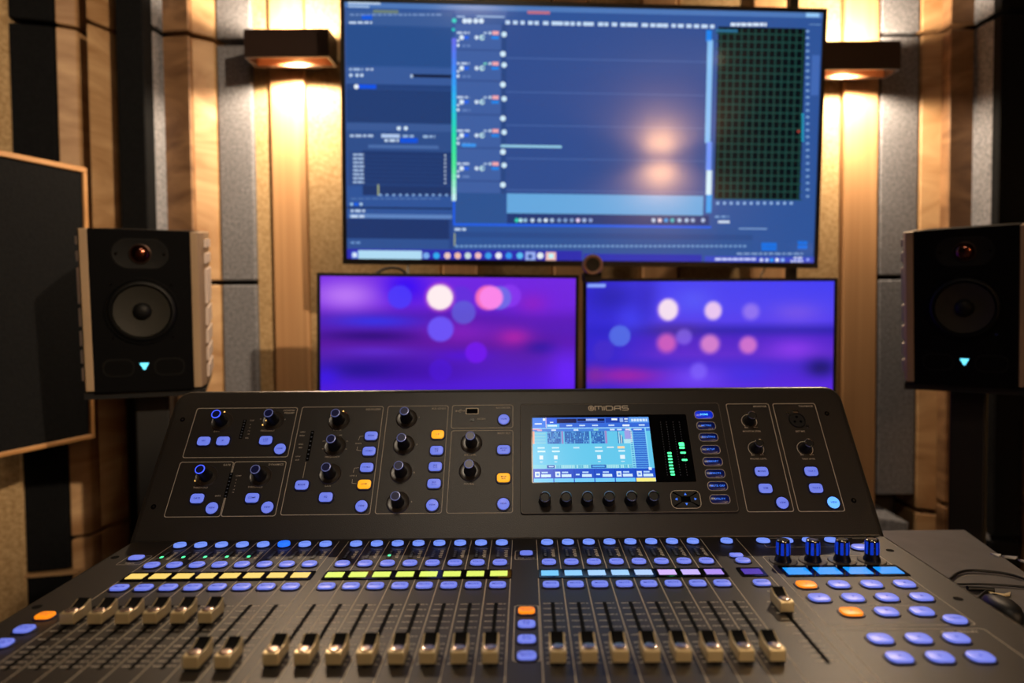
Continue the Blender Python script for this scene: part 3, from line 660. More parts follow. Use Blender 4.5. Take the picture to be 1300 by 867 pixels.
# ------------------------------------------------------------------ desk
ZD = H - .361
dk = thing('desk', 'grey laminate desk under the mixing console, bare top showing at its right', 'desk', T(.05, .8, 0))
bevel(put('desk_top', MB().prism([(-.452, .42), (.56, .42), (.662, .90), (.6914, 1.07), (-.452, 1.07)], ZD - .03, ZD).mesh('desk_top', DESK), Matrix(), dk), .002, 1)
for lx, ly in ((-.42, .47), (.5, .47), (-.42, 1.02), (.62, 1.02)):
    put('leg', MB().box(lx - .025, lx + .025, ly - .025, ly + .025, 0, ZD - .03).mesh('leg', BLACK), Matrix(), dk)
def dp(x, y, dz=0): return hit(x, y, (0, 0, ZD + dz), (0, 0, 1))
cable('black cable looping up over the grey desk, upper of two', [dp(1190, 748, .003), dp(1206, 735, .003), dp(1217, 727, .003), dp(1235, 724, .003), dp(1274, 727.5, .003), dp(1302, 735, .003), dp(1340, 748, .003)], .0019)
cable('black cable lying flat across the grey desk, lower of two', [dp(1200, 742, .0025), dp(1220, 741.5, .0025), dp(1257, 741.8, .0025), dp(1300, 745, .0025), dp(1340, 750, .0025)], .0015)
pl = thing('cable_plug', 'black slim plug on the desk below the flat cable', 'plug', None, None, MB().tube(spline([dp(1228, 747, .004), dp(1246, 747.5, .004), dp(1262, 749, .004)]), .0035).tube(spline([dp(1252, 750, .003), dp(1246, 755, .003), dp(1240, 761, .003)]), .0016).mesh('cable_plug', CABLE, 60))
tg = [dp(1251, 750.5), dp(1262, 755), dp(1275, 756.5), dp(1283, 754), dp(1282, 757.5), dp(1270, 759.5), dp(1258, 756.5)]
thing('paper_tag', 'small curled cream tag on the desk beside the plug', 'tag', None, None, MB().loft([[tuple(q + Vector((0, 0, .001))) for q in tg][::-1], [tuple(q + Vector((0, 0, .003))) for q in tg][::-1]]).mesh('paper_tag', CREAM))
c = dp(1272, 782)
mo = MB()
mo.loft([[(px * k * .017, py * k * .028, z * .62) for px, py in [(math.cos(a * PI / 10), math.sin(a * PI / 10)) for a in range(20)]] for k, z in ((.92, 0), (1, .006), (.98, .016), (.85, .025), (.6, .031), (.25, .033))])
ms = thing('computer_mouse', 'rounded black mouse on the desk at the console edge', 'mouse', T(c.x, c.y, ZD), None, None)
put('shell', mo.mesh('shell', BLACK, 60), None, ms); put('scroll_wheel', MB().lathe([(.004, -.002), (.004, .002)], 14, Matrix.Rotation(PI / 2, 4, 'Y')).mesh('scroll_wheel', RUBBER), WM[ms.name] @ T(0, .012, .0165), ms)
for k, (px, py, ln) in enumerate(((1257, 703, 14), (1272, 706, 20), (1292, 711, 16))):  # three thin pale slivers lying on the desk edge
    q = [dp(px, py), dp(px + ln, py + 3), dp(px + ln - 3, py + 5), dp(px + 3, py + 2.4)]
    thing('desk_sliver', ('thin pale sliver on the desk edge, furthest from the cables', 'middle and longest thin pale sliver on the desk edge', 'thin pale sliver on the desk edge, nearest the picture border')[k], 'tape', None, None,
          MB().loft([[tuple(v + Vector((0, 0, .0004))) for v in q][::-1], [tuple(v + Vector((0, 0, .0012 + .002 * (i % 2)))) for i, v in enumerate(q)][::-1]]).mesh('desk_sliver', mat('pale_sliver', (200, 198, 192), .4)))

# ================================================================== MIXING CONSOLE
ZF = H - .276                                # height of the fader surface
UX0, UX1 = -.468, .4235
VFOOT = .7965
CM = T(-.022, .62, ZD)
con = thing('mixing_console', 'large dark audio mixing console with lit buttons, faders and a colour display', 'mixing console', CM)
sdir = ray(664, -814); sdir.x = 0; sdir.normalize()
ndir = Vector((0, -sdir.z, sdir.y))
FM = frame((0, 0, ZF), (1, 0, 0), (0, 1, 0))                        # fader surface: x = u, y = v
PM = frame((0, VFOOT, ZF), (1, 0, 0), sdir)                         # upper panel: x = u, y = s
def fp(x, y, lift=0): q = hit(x, y, (0, 0, ZF + lift), (0, 0, 1)); return q.x, q.y
PMI = PM.inverted()
def pp(x, y, lift=0): q = PMI @ hit(x, y, Vector((0, VFOOT, ZF)) + ndir * lift, ndir); return q.x, q.y

# chassis
VF = .40
ch = MB()
prof = [(VF + .02, ZD), (VF, ZD + .02), (VF, ZF - .012), (VF + .012, ZF), (.80, ZF), (.80, ZD)]
ch.loft([[(UX0, y, z) for y, z in prof], [(UX1, y, z) for y, z in prof]])
ch.box(UX0, UX1, .80, .99, ZD, ZF - .002)
bevel(put('chassis', ch.mesh('chassis', CONSOLE_EDGE), Matrix(), con), .0055, 3)
put('control_surface', MB().rprism(UX1 - UX0 - .017, .385, .002, [(-.002, 0), (.0004, 0)], 3, None, (UX0 + UX1) / 2, VF + .016 + .1925).mesh('control_surface', CONSOLE), FM, con)
# upper housing: rounded-top slab behind the panel face
SH = pp(667, 491)[1]
W0, W1 = -.470, .4225
def topround(w0, w1, s0, s1, r, n=6):
    pts = [(w0, s0), (w1, s0)]
    for k in range(n + 1): a = PI / 2 * k / n; pts.append((w1 - r + r * math.cos(a), s1 - r + r * math.sin(a)))
    for k in range(n + 1): a = PI / 2 * k / n; pts.append((w0 + r - r * math.sin(a), s1 - r + r * math.cos(a)))
    return pts
hs = MB().prism(topround(W0, W1, -.006, SH, .022), -.075, 0)
bevel(put('upper_housing', hs.mesh('upper_housing', CONSOLE_EDGE), PM, con), .008, 4, 50)
put('rear_support', MB().box(W0 + .02, W1 - .02, .89, .98, ZF - .01, ZF + .06).mesh('rear_support', BLACK), Matrix(), con)

# ---- buttons
def btn_meshes(key, w, h, r, hgt, capm):
    bz = MB().rprism(w + .0036, h + .0036, r + .0018, [(0, 0), (.0011, 0), (.0015, .0005)], 4).mesh('push_button', BEZEL)
    cp = MB().rprism(w, h, r, [(.0008, 0), (hgt - .0008, 0), (hgt - .0002, .0003), (hgt, .0012)], 4).mesh('button_cap', capm, 35)
    return bz, cp
BT = {}
def legend_mesh(t, size, m=INK_BLUE):
    k = ('L', t, size, m.name)
    if k not in BT:
        mb = MB()
        lines = t.split('|')
        for i, ln in enumerate(lines): mb.text(ln, size, 0, (len(lines) - 1) * size * .5 - i * size, 0)
        BT[k] = mb.mesh('legend', m)
    return BT[k]
def button(M, w, h, kind, capm, leg=None, hgt=.0028, r=None, size=.0028):
    r = r if r is not None else (min(w, h) / 2 if kind == 'round' else min(w, h) * .33)
    k = (w, h, r, hgt, capm.name)
    if k not in BT: BT[k] = btn_meshes(k, w, h, r, hgt, capm)
    o = put('push_button', BT[k][0], M, con)
    put('button_cap', BT[k][1], M, o)
    if leg: put('legend', legend_mesh(leg, size), M @ T(0, 0, hgt + .0001), o)
    return o
# ---- printed outlines
def outline(mb, x0, y0, x1, y1, r=.003, lw=.0008, z=.0003):
    w, h = x1 - x0, y1 - y0; cx, cy = (x0 + x1) / 2, (y0 + y1) / 2
    o = [(x + cx, y + cy) for x, y in rrect(w, h, r, 4)]; i = [(x + cx, y + cy) for x, y in rrect(w - 2 * lw, h - 2 * lw, r - lw * .5, 4)]
    mb.ring(o, i, z)
def pbox(tl, tr, br, bl):
    a, b, c2, d2 = pp(*tl), pp(*tr), pp(*br), pp(*bl)
    return (a[0] + d2[0]) / 2, (c2[1] + d2[1]) / 2, (b[0] + c2[0]) / 2, (a[1] + b[1]) / 2
def section(tl, tr, br, bl, title, extra=(), size=.0030):
    b = pbox(tl, tr, br, bl); mb = MB(); outline(mb, *b)
    if title:
        for i, ln in enumerate(title.split('|')): mb.text(ln, size * 1.15, b[2] - .0035, b[3] - .0044 - i * .0038, .0003, None, 'RIGHT')
    for t, px, py, sz, al in extra:
        x, y = pp(px, py); mb.text(t, sz * 1.18, x, y, .0003, None, al)
    put('section_outline', mb.mesh('section_outline', INK_DIM), PM, con)
    return b
TS = .0025
C = 'CENTER'
section((250.8, 518), (378.5, 517.5), (365.5, 580.5), (231, 581.5), 'CONFIG/|PREAMP', [('GAIN', 274.8, 547.6, TS, C), ('FREQUENCY', 340, 546.8, TS, C), ('CLIP', 320, 533.8, .0022, C), ('0', 318, 539, .0018, C), ('-6', 317, 543, .0018, C), ('-12', 316, 547, .0018, C), ('-18', 315.2, 551, .0018, C), ('SIG', 313.5, 556, .0022, C), ('20', 331, 532, .0018, C), ('400', 361, 532.5, .0018, C)])
section((228.5, 586.5), (297, 586), (280, 656), (208, 657.3), 'GATE', [('THRESHOLD', 254.6, 619, TS, C), ('GATE', 276.5, 629.5, .0022, C)])
section((297.5, 586), (364, 585.5), (350, 655.5), (280.5, 656), 'DYNAMICS', [('THRESHOLD', 324, 618.3, TS, C), ('COMP', 303, 604, .0020, C), ('2', 300, 609, .0018, C), ('4', 299, 613, .0018, C), ('8', 298, 617, .0018, C), ('18', 297, 621.5, .0018, C), ('30', 296, 625, .0018, C)])
section((383.3, 516.5), (487.3, 515.9), (470, 653.1), (355.9, 654.7), 'EQUALIZER', [('WIDTH', 428, 546, TS, C), ('FREQUENCY', 422, 580, TS, C), ('GAIN', 416, 617, TS, C), ('HIGH', 384.5, 548.5, .0020, C), ('SHELF', 383.5, 553, .0020, C), ('HIGH', 382, 564, .0020, C), ('MID', 381.5, 568.3, .0020, C), ('LOW', 378.5, 579.5, .0020, C), ('CUT', 377.5, 584, .0020, C), ('SHAPE', 455, 563, .0022, C), ('LOW 2', 448.5, 604, .0022, C), ('200', 411.5, 560, .0018, C), ('2k', 441, 560, .0018, C), ('60', 410, 570, .0018, C), ('6k', 439.5, 570, .0018, C), ('600', 432.5, 552.5, .0018, C)])
section((492.7, 515.5), (569.4, 514.9), (561.1, 651.9), (475.5, 652.7), 'BUS SENDS', [('1', 532.2, 529.8, .0026, C), ('2', 529.3, 564.1, .0026, C), ('3', 525.7, 599.8, .0026, C), ('4', 522.4, 637, .0026, C)])
section((574, 514.5), (651.4, 513.9), (651.4, 543.5), (572.5, 544), 'RECORDER', [('ACCESS', 611, 532, .0024, C)])
section((572.5, 546.7), (651.4, 546), (651.4, 651.5), (567, 651.9), 'MAIN BUS', [('M/C LEVEL', 597, 577.7, TS, C), ('PAN/BAL', 595.5, 614.3, TS, C)])
section((919.4, 512.6), (975.3, 512.2), (1008.7, 649.8), (950.2, 650.2), 'MONITOR', [('MONITOR LEVEL', 954.5, 547.5, .0024, C), ('PHONES LEVEL', 963, 582.5, .0024, C), ('MIN', 947.3, 542.8, .0019, C), ('MAX', 959.5, 542.5, .0019, C), ('MIN', 955.8, 577.6, .0019, C), ('MAX', 967.5, 577.4, .0019, C)])
section((978.7, 512.1), (1033.8, 512.1), (1073.9, 649.5), (1015.1, 649.8), 'TALKBACK', [('EXT MIC', 1016, 547.6, .0024, C), ('TALK LEVEL', 1026.5, 582.5, .0024, C), ('MIN', 1018, 577.4, .0019, C), ('MAX', 1030.5, 577.2, .0019, C)])
# routing lines and EQ brackets
mb = MB()
for pts in (((466, 553), (457, 554), (455, 559)), ((454, 567), (453, 571.5), (463, 572.8)), ((460, 593.2), (450, 594.5), (448.5, 600)), ((447.5, 608.5), (447, 613.5), (457, 614.5)), ((388.5, 586.5), (384.5, 607))):
    mb.stroke([pp(*q) for q in pts], .0006, .0003)
put('connecting_line', mb.mesh('connecting_line', INK_DIM), PM, con)
# narrow meters sunk in the upper panel
for a, b in (((311, 533), (305.5, 557)), ((295, 600), (285, 632)), ((397.5, 547), (389.5, 585))):
    mb = MB(); a2, b2 = pp(*a), pp(*b); cx = (a2[0] + b2[0]) / 2
    mb.use(HOLE).rprism(.0042, abs(a2[1] - b2[1]), .0008, [(0, 0), (.0004, 0)], 2, None, cx, (a2[1] + b2[1]) / 2)
    mb.use(LED_OFF)
    nn = 7
    for k in range(nn): yy = b2[1] + (a2[1] - b2[1]) * (k + .5) / nn; mb.rect(cx - .0009, yy - .0006, cx + .0009, yy + .0006, .0006)
    put('level_meter', mb.mesh('level_meter'), PM, con)

BW, BH, BR = .0162, .0118, .0146
def pbtn(px, py, kind, capm=BTN, leg=None):
    x, y = pp(px, py, .0022)
    return button(PM @ T(x, y, 0), BR if kind == 'round' else BW, BR if kind == 'round' else BH, kind, capm, leg, size=.0030 if leg and len(leg) < 6 else .0026)
for px, py, kind, m, leg in ((258.6, 559.6, 'rect', BTN, '48V'), (282.9, 559.4, 'rect', BTN, 'Ø'), (337.3, 558.7, 'rect', BTN, 'LOW|CUT'), (355.3, 569.5, 'round', BTN, 'VIEW'),
                             (250.1, 632.5, 'rect', BTN, 'GATE'), (268.8, 644.7, 'round', BTN, 'VIEW'), (320, 631.8, 'rect', BTN, 'COMP'), (339.2, 643.8, 'round', BTN, 'VIEW'), (383, 615.4, 'rect', BTN, 'MODE'),
                             (471.2, 552.9, 'rect', BTN, 'HIGH'), (468.4, 572.4, 'rect', BTN, 'HI MID'), (465.5, 593.1, 'rect', BTN, 'LO MID'), (462.4, 614.5, 'rect', BTN_AMBER, 'LOW'), (413.5, 630.8, 'rect', BTN, 'EQ'), (458.8, 642.2, 'round', BTN, 'VIEW'),
                             (555.7, 551.2, 'rect', BTN_AMBER, '1-4'), (554.3, 571.4, 'rect', BTN, 'BUS|5-8'), (552.6, 591.9, 'rect', BTN, 'BUS|9-12'), (551, 613.5, 'rect', BTN, 'BUS|13-16'), (548.7, 640.9, 'round', BTN, 'VIEW'),
                             (639.6, 532.1, 'round', BTN, 'VIEW'), (639.4, 570.5, 'rect', BTN, 'MONO|BUS'), (639.2, 606.2, 'rect', BTN_AMBER, 'MAIN|BUS'), (639, 639.4, 'round', BTN, 'VIEW'),
                             (967, 598.3, 'rect', BTN, 'MONO'), (972, 619.7, 'rect', BTN, 'DIM'), (993.5, 638.1, 'round', BTN, 'VIEW'), (1030.1, 598.1, 'rect', BTN, 'TALK A'), (1036.2, 619.4, 'rect', BTN, 'TALK B'), (1058.4, 637.7, 'round', BTN_BRIGHT, 'VIEW')):
    pbtn(px, py, kind, m, leg)

# ---- encoders
def enc_meshes():
    sk = MB().lathe([(.0140, 0), (.0140, .0006), (.0130, .0016), (.0118, .0012), (.0085, .0010)], 32).mesh('encoder_skirt', SKIRT, 30)
    bd = MB().lathe([(.0080, .0008), (.0076, .004), (.0065, .008), (.0061, .0205), (.0057, .0215)], 28).mesh('rotary_knob', KNOB, 40)
    rg = MB().lathe([(.0048, .0216), (.0050, .0221), (.0057, .0220), (.0060, .0212)], 28, None, False, False)
    tp = MB().lathe([(.0048, .0214), (.0048, .0217)], 24).mesh('knob_top', KNOB_TOP)
    return sk, bd, rg, tp
SKM, BDM, RG, TPM = enc_meshes()
RGM = {m.name: MB.mesh(RG, 'glow_ring', m, 60) for m in (KNOB_RING, KNOB_RING_HOT)}
DOT = {m.name: MB().lathe([(.0011, 0), (.0011, .0005)], 8).mesh('indicator_light', m) for m in (LED_AMBER, LED_RED, LED_WHITE)}
def encoder(px, py, ring=KNOB_RING, leds=()):
    x, y = pp(px, py); M = PM @ T(x, y, 0)
    o = put('rotary_knob', BDM, M, con)
    put('encoder_skirt', SKM, M, o); put('glow_ring', RGM[ring.name], M, o); put('knob_top', TPM, M, o)
    for lx, ly, m in leds:
        dx, dy = pp(lx, ly)
        put('indicator_light', DOT[m.name], PM @ T(dx, dy, .0006), o)
encoder(282, 535.4, KNOB_RING_HOT, [(285.3, 523.5, LED_AMBER)])
encoder(347.2, 534.2, KNOB_RING, [(337.5, 534.2, LED_AMBER), (334, 539.5, LED_AMBER)])
encoder(262.3, 604.6, KNOB_RING_HOT, [(248.3, 610.5, LED_AMBER)])
encoder(331, 604.6, KNOB_RING, [(329.5, 604.5, LED_RED), (334.3, 609.6, LED_AMBER)])
encoder(430.4, 534.1, KNOB_RING, [(436, 522.5, LED_AMBER), (440.5, 527.5, LED_AMBER), (421, 527.5, LED_AMBER), (439, 525, LED_RED)])
encoder(425.1, 566.5); encoder(419, 601.8, KNOB_RING, [(420.5, 590.3, LED_WHITE)])
for px, py in ((516.3, 531.6), (512.7, 564.9), (509.2, 599.8), (505.3, 638), (598.5, 562.6), (596.8, 597.9)): encoder(px, py)
# plain pots with a white arc round the foot
PB = MB().lathe([(.0072, 0), (.0066, .004), (.0060, .008), (.0058, .0165), (.0050, .0172)], 24).mesh('rotary_knob', KNOB, 40)
PRG = MB().lathe([(.0046, .0173), (.0050, .0176), (.0056, .0172), (.0058, .0164)], 24, None, False, False).mesh('knob_rim', CHROME, 60)
ARC = MB().stroke([(.0098 * math.cos(math.radians(a)), .0098 * math.sin(math.radians(a))) for a in range(-50, 231, 20)], .0007, .0003).mesh('dial_arc', INK)
for px, py in ((951, 534.8), (959.7, 569.6), (1021.8, 569.6)):
    x, y = pp(px, py); M = PM @ T(x, y, 0); o = put('rotary_knob', PB, M, con); put('knob_rim', PRG, M, o); put('dial_arc', ARC, M, o)
# six display encoders under the screen
SB = MB().lathe([(.0076, 0), (.0072, .004), (.0066, .008), (.0064, .0150), (.0058, .0160), (.0050, .0160), (.0046, .0150)], 28).mesh('rotary_knob', KNOB, 40)
SRG = MB().lathe([(.0054, .01605), (.0058, .0164), (.0066, .0158), (.0067, .0146)], 28, None, False, False).mesh('knob_rim', CHROME, 60)
# ---- display block
b = pbox((659.7, 512.8), (911, 512.4), (940.6, 650.8), (661.2, 654))
BB = (b[0], b[1], b[2], b[3])
blk = put('display_block', MB().rprism(b[2] - b[0], b[3] - b[1], .004, [(0, 0), (.0016, 0), (.0020, .0005)], 4, None, (b[0] + b[2]) / 2, (b[1] + b[3]) / 2).mesh('display_block', CONSOLE), PM, con)
DZ = .0020
mb = MB(); outline(mb, b[0] + .001, b[1] + .001, b[2] - .001, b[3] - .001, .004, .0005, DZ + .0002)
put('block_outline', mb.mesh('block_outline', mat('dim_print', (130, 122, 110), .6)), PM, blk)
g = pbox((673.6, 527.7), (869.7, 527.7), (884.4, 612.2), (675.8, 614.5))
put('display_glass', MB().rprism(g[2] - g[0], g[3] - g[1], .0015, [(0, 0), (.0004, 0)], 2, None, (g[0] + g[2]) / 2, (g[1] + g[3]) / 2).mesh('display_glass', GLOSS), PM @ T(0, 0, DZ), blk)
l = pbox((675.5, 531), (821.7, 531), (834, 612.6), (677.3, 613))
LQ = []
def LR(x0, y0, x1, y1, c, lay=1):           # in 0..100 x 0..100 of the lit picture, y down
    X = lambda t: l[0] + (l[2] - l[0]) * t / 100
    Y = lambda t: l[3] - (l[3] - l[1]) * t / 100
    z = DZ + .0005 + lay * .00004
    LQ.append(([(X(x0), Y(y1), z), (X(x1), Y(y1), z), (X(x1), Y(y0), z), (X(x0), Y(y0), z)], c))
LR(0, 0, 100, 100, (52, 104, 214), 0)
LR(0, 0, 12, 16, (60, 128, 236)); LR(2, 9, 8, 11, (230, 240, 250), 3); LR(9, 1, 11, 5, (240, 244, 252), 3); LR(11.3, 0, 12, 16, (210, 190, 226), 3)
LR(12, 0, 21, 11, (38, 92, 220)); LR(15, 7, 18, 8.5, (230, 240, 250), 3)
LR(21, 2, 38, 9, (12, 18, 74), 2); LR(38.6, 2, 62, 6, (12, 18, 70), 2); LR(38.6, 7, 62, 9, (26, 50, 150), 2); LR(46, 2.3, 56, 5.4, (170, 190, 240), 3)
LR(63, 1, 82, 9, (30, 66, 170), 2); LR(68, 2, 73, 5, (240, 248, 255), 3); LR(75, 1.5, 78, 8, (150, 180, 236), 3); LR(79, 2, 82, 4, (220, 236, 250), 3); LR(79, 6, 82, 8, (170, 200, 240), 3)
LR(83, 0, 100, 9, (96, 156, 236), 2); words = random.Random(3)
xx = 85
while xx < 98: w = words.uniform(1.2, 2.6); LR(xx, 3, xx + w, 7, (214, 234, 252), 3); xx += w + .6
LR(12, 10.5, 23, 16, (96, 182, 240), 2); LR(13, 12, 21, 14.5, (220, 240, 252), 3)
for xx in (29, 40, 51, 65, 91): LR(xx, 12, xx + 5, 14.2, (200, 224, 250), 3)
LR(77, 12, 83, 15, (226, 240, 252), 3)
LR(0, 16.5, 100, 18, (150, 206, 246), 3); LR(0, 18, 100, 80, (98, 196, 232), 2); LR(0, 18, 100, 22.5, (70, 130, 220), 3)
for xx, c in ((4, (220, 170, 200)), (16, (210, 230, 250)), (35, (210, 230, 250)), (52, (150, 220, 200)), (66, (210, 230, 250)), (72, (200, 220, 250)), (79, (230, 220, 240))): LR(xx, 19, xx + 4, 21.5, c, 4)
LR(0, 18, 6, 20, (220, 150, 190), 4)
for k in range(8): LR(0, 23 + k * 2.4, 11, 24.2 + k * 2.4, (150, 206, 220) if k % 2 else (120, 190, 226), 4)
LR(0, 22, 1.6, 42, (240, 170, 150), 5)
for x0, x1 in ((12.5, 24), (27, 48), (49.5, 61)):
    LR(x0, 22, x1, 42, (60, 128, 204), 4)
    nx = int((x1 - x0) / 1.1)
    for k in range(nx):
        for j in range(7):
            if words.random() < .82: LR(x0 + .3 + k * 1.1, 23.2 + j * 2.7, x0 + .95 + k * 1.1, 25.2 + j * 2.7, (30, 62, 150) if words.random() < .7 else (110, 180, 220), 5)
LR(24.4, 22, 26, 42, (150, 130, 196), 5); LR(61.2, 22, 63, 42, (156, 136, 200), 5)
for k in range(5): LR(72 + k * .9, 22 + k * 2.3, 72.6 + k * .9, 42, ((40, 70, 150), (190, 220, 230), (60, 100, 180), (220, 200, 180), (60, 100, 180))[k], 5)
LR(78, 22, 83, 35, (156, 156, 226), 5); LR(83.2, 22, 84, 40, (230, 210, 220), 5); LR(77, 35.5, 84, 42, (180, 226, 240), 5)
for xx in (4, 16, 52): LR(xx, 47, xx + 6, 49.3, (196, 232, 244), 4); LR(xx, 52.5, xx + 6.5, 55, (206, 238, 248), 4); LR(xx + 1.5, 60, xx + 4.5, 66, (226, 240, 250), 4); LR(xx + 1.8, 69, xx + 4, 70.5, (190, 226, 240), 4)
LR(34, 47, 39, 49.5, (186, 224, 244), 4); LR(62, 47, 68, 49, (210, 232, 240), 4)
LR(71, 46.5, 77, 50, (246, 214, 170), 5); LR(71.5, 52.5, 77, 55, (206, 238, 248), 4); LR(72.5, 60, 76.5, 66, (226, 240, 250), 4); LR(73, 69, 76, 70.5, (190, 226, 240), 4)
LR(0, 74, 82, 80, (120, 206, 226), 3)
for k in range(46): LR(18 + k * 1.4, 74.8, 18.7 + k * 1.4, 79.5, (180, 226, 236) if words.random() < .6 else (90, 170, 210), 4)
LR(11.5, 74.6, 18, 79.4, (30, 80, 180), 5); LR(13, 76, 17, 77.8, (180, 214, 250), 6); LR(48, 74.4, 60, 79.6, (40, 90, 180), 5); LR(49, 75.6, 59, 78.4, (90, 170, 230), 6)
LR(82, 18, 85, 80, (136, 214, 236), 4)
for k in range(17): LR(82.5, 23 + k * 3.4, 84.4, 24.6 + k * 3.4, (70, 150, 210), 5); LR(85, 22.5 + k * 3.4, 95.5, 25 + k * 3.4, (48, 104, 206), 5); LR(85, 25 + k * 3.4, 95.5, 25.9 + k * 3.4, (104, 178, 236), 5)
LR(84, 18.5, 95, 22, (60, 110, 220), 5); LR(86, 19.4, 93, 21.2, (210, 228, 250), 6); LR(95.5, 18, 96.5, 80, (130, 210, 244), 5)
LR(0, 81, 100, 94, (30, 78, 198), 3)
for k in range(6):
    x0 = k * 16.7; LR(x0 + .4, 94.5, x0 + 16.3, 100, (110, 200, 240) if k < 5 else (246, 236, 130), 4); LR(x0 + .1, 81, x0 + .5, 100, (20, 60, 170), 5)
    if k in (0, 1, 4, 5): LR(x0 + 1.5, 84.5, x0 + 5.5, 92.5, (214, 232, 250), 5); LR(x0 + 2.6, 87, x0 + 4.6, 90, (96, 150, 230), 6)
    else: LR(x0 + 1.6, 88, x0 + 4.6, 90, (190, 226, 250), 5)
    LR(x0 + 7, 84.5, x0 + 12, 86.8, (176, 210, 246), 5); LR(x0 + 6.6, 88.5, x0 + 14.5, 92.6, (206, 232, 250), 5)
LR(95, 79, 97.5, 83, (220, 236, 250), 7)
put('display_picture', col_mesh('display_picture', LQ, picture_mat('console_display_picture', 1.05, .2, .3)), PM, blk)
# meter LEDs right of the picture
q0, q1 = pp(838.5, 536), pp(870, 604)
mt = MB(); ncol = 4
for cidx, (tx, bx) in enumerate((((838.3), (846.8)), ((846.6), (853.6)), ((854), (863.5)), ((862.3), (871.5)))):
    a = pp(tx, 537); bb = pp(bx, 604)
    cx = (a[0] + bb[0]) / 2
    for k in range(22):
        yy = a[1] + (bb[1] - a[1]) * k / 21; mt.rect(cx - .0004, yy - .0004, cx + .0004, yy + .0004, DZ + .0006)
put('meter_scale', mt.mesh('meter_scale', LED_OFF), PM, blk)
for m, lst, ww, hh in ((LED_GREEN, [(849.5, 576.2), (850, 580), (850.5, 584), (851, 588), (851.5, 592), (852.2, 596), (853, 600), (853.8, 603.5)], .0052, .0022), (LED_WHITE, [(864.5, 564), (865, 566.3), (865.3, 569.6), (866.7, 575.8), (868.7, 584.9)], .0068, .0024)):
    if m is LED_WHITE: m = LED_GREEN
    for px, py in lst:
        x, y = pp(px, py); put('meter_light', MB().rprism(ww, hh, .0006, [(0, 0), (.0003, 0)], 2).mesh('meter_light', m), PM @ T(x, y, DZ + .0005), blk)
# console maker's wordmark
lgm = MB(); a = pp(747, 519.4); e = pp(797.5, 519.4); hh = .0068; lw = .0013; y0 = a[1] - hh / 2; z = DZ + .0003
cx0 = a[0] + hh / 2
lgm.stroke([(cx0 + hh * .5 * math.cos(t * PI / 10), a[1] + hh * .5 * math.sin(t * PI / 10)) for t in range(20)], .0011, z, None, True)
lgm.stroke([(cx0 + hh * .2 * math.cos(t * PI / 6), a[1] + hh * .2 * math.sin(t * PI / 6)) for t in range(12)], .0011, z, None, True)
tot = e[0] - a[0] - hh - .0012; X = a[0] + hh + .0012; k = tot / 6.05
def S(pts): lgm.stroke([(X + px * k, y0 + py * hh) for px, py in pts], lw, z)
S([(0.08, 0), (0.08, .95), (1.2, .95), (1.38, .8), (1.38, 0)]); S([(.72, .95), (.72, .25)])
S([(1.72, 0), (1.72, .95)])
S([(2.05, .05), (2.05, .95), (3.0, .95), (3.22, .75), (3.22, .25), (3.0, .05), (2.05, .05)])
S([(3.55, 0), (3.55, .7), (3.75, .95), (4.6, .95), (4.6, 0)]); S([(3.55, .42), (4.6, .42)])
S([(6.0, .95), (5.05, .95), (4.93, .8), (4.93, .6), (5.05, .5), (5.88, .5), (6.0, .4), (6.0, .2), (5.88, .05), (4.9, .05)])
put('wordmark', lgm.mesh('wordmark', INK), PM, blk)
for px, py in ((691.5, 637.5), (718, 637.2), (744.9, 637), (772.2, 636.7), (799.9, 636.4), (827.6, 636.1)):
    x, y = pp(px, py); M = PM @ T(x, y, DZ); o = put('rotary_knob', SB, M, con); put('knob_rim', SRG, M, o)
# eight navigation keys
NKW, NKH = .0250, .0122
for i, ((px, py), t) in enumerate(zip(((893.5, 526.8), (896.3, 540.8), (899.3, 555.2), (901.8, 570.9), (904.6, 586.2), (907.7, 601.4), (910.9, 617.2), (913.8, 633.9)), ('HOME', 'METERS', 'ROUTING', 'SETUP', 'LIBRARY', 'EFFECTS', 'MUTE GRP', 'UTILITY'))):
    x, y = pp(px, py, DZ); M = PM @ T(x, y, DZ)
    o = put('navigation_key', MB().rprism(NKW - .002, NKH - .002, .004, [(0, 0), (.0014, 0), (.0018, .0006)], 4).mesh('navigation_key', NAV_KEY_HOT if i == 0 else NAV_KEY, 35), M, con)
    put('key_rim', MB().ring(rrect(NKW, NKH, .005, 5), rrect(NKW - .0016, NKH - .0016, .0042, 5), .0006).mesh('key_rim', INK_DIM), M, o)
    put('legend', MB().text(t, .0034, 0, 0, .0019).mesh('legend', NAV_TEXT_HOT if i == 0 else NAV_TEXT), M, o)
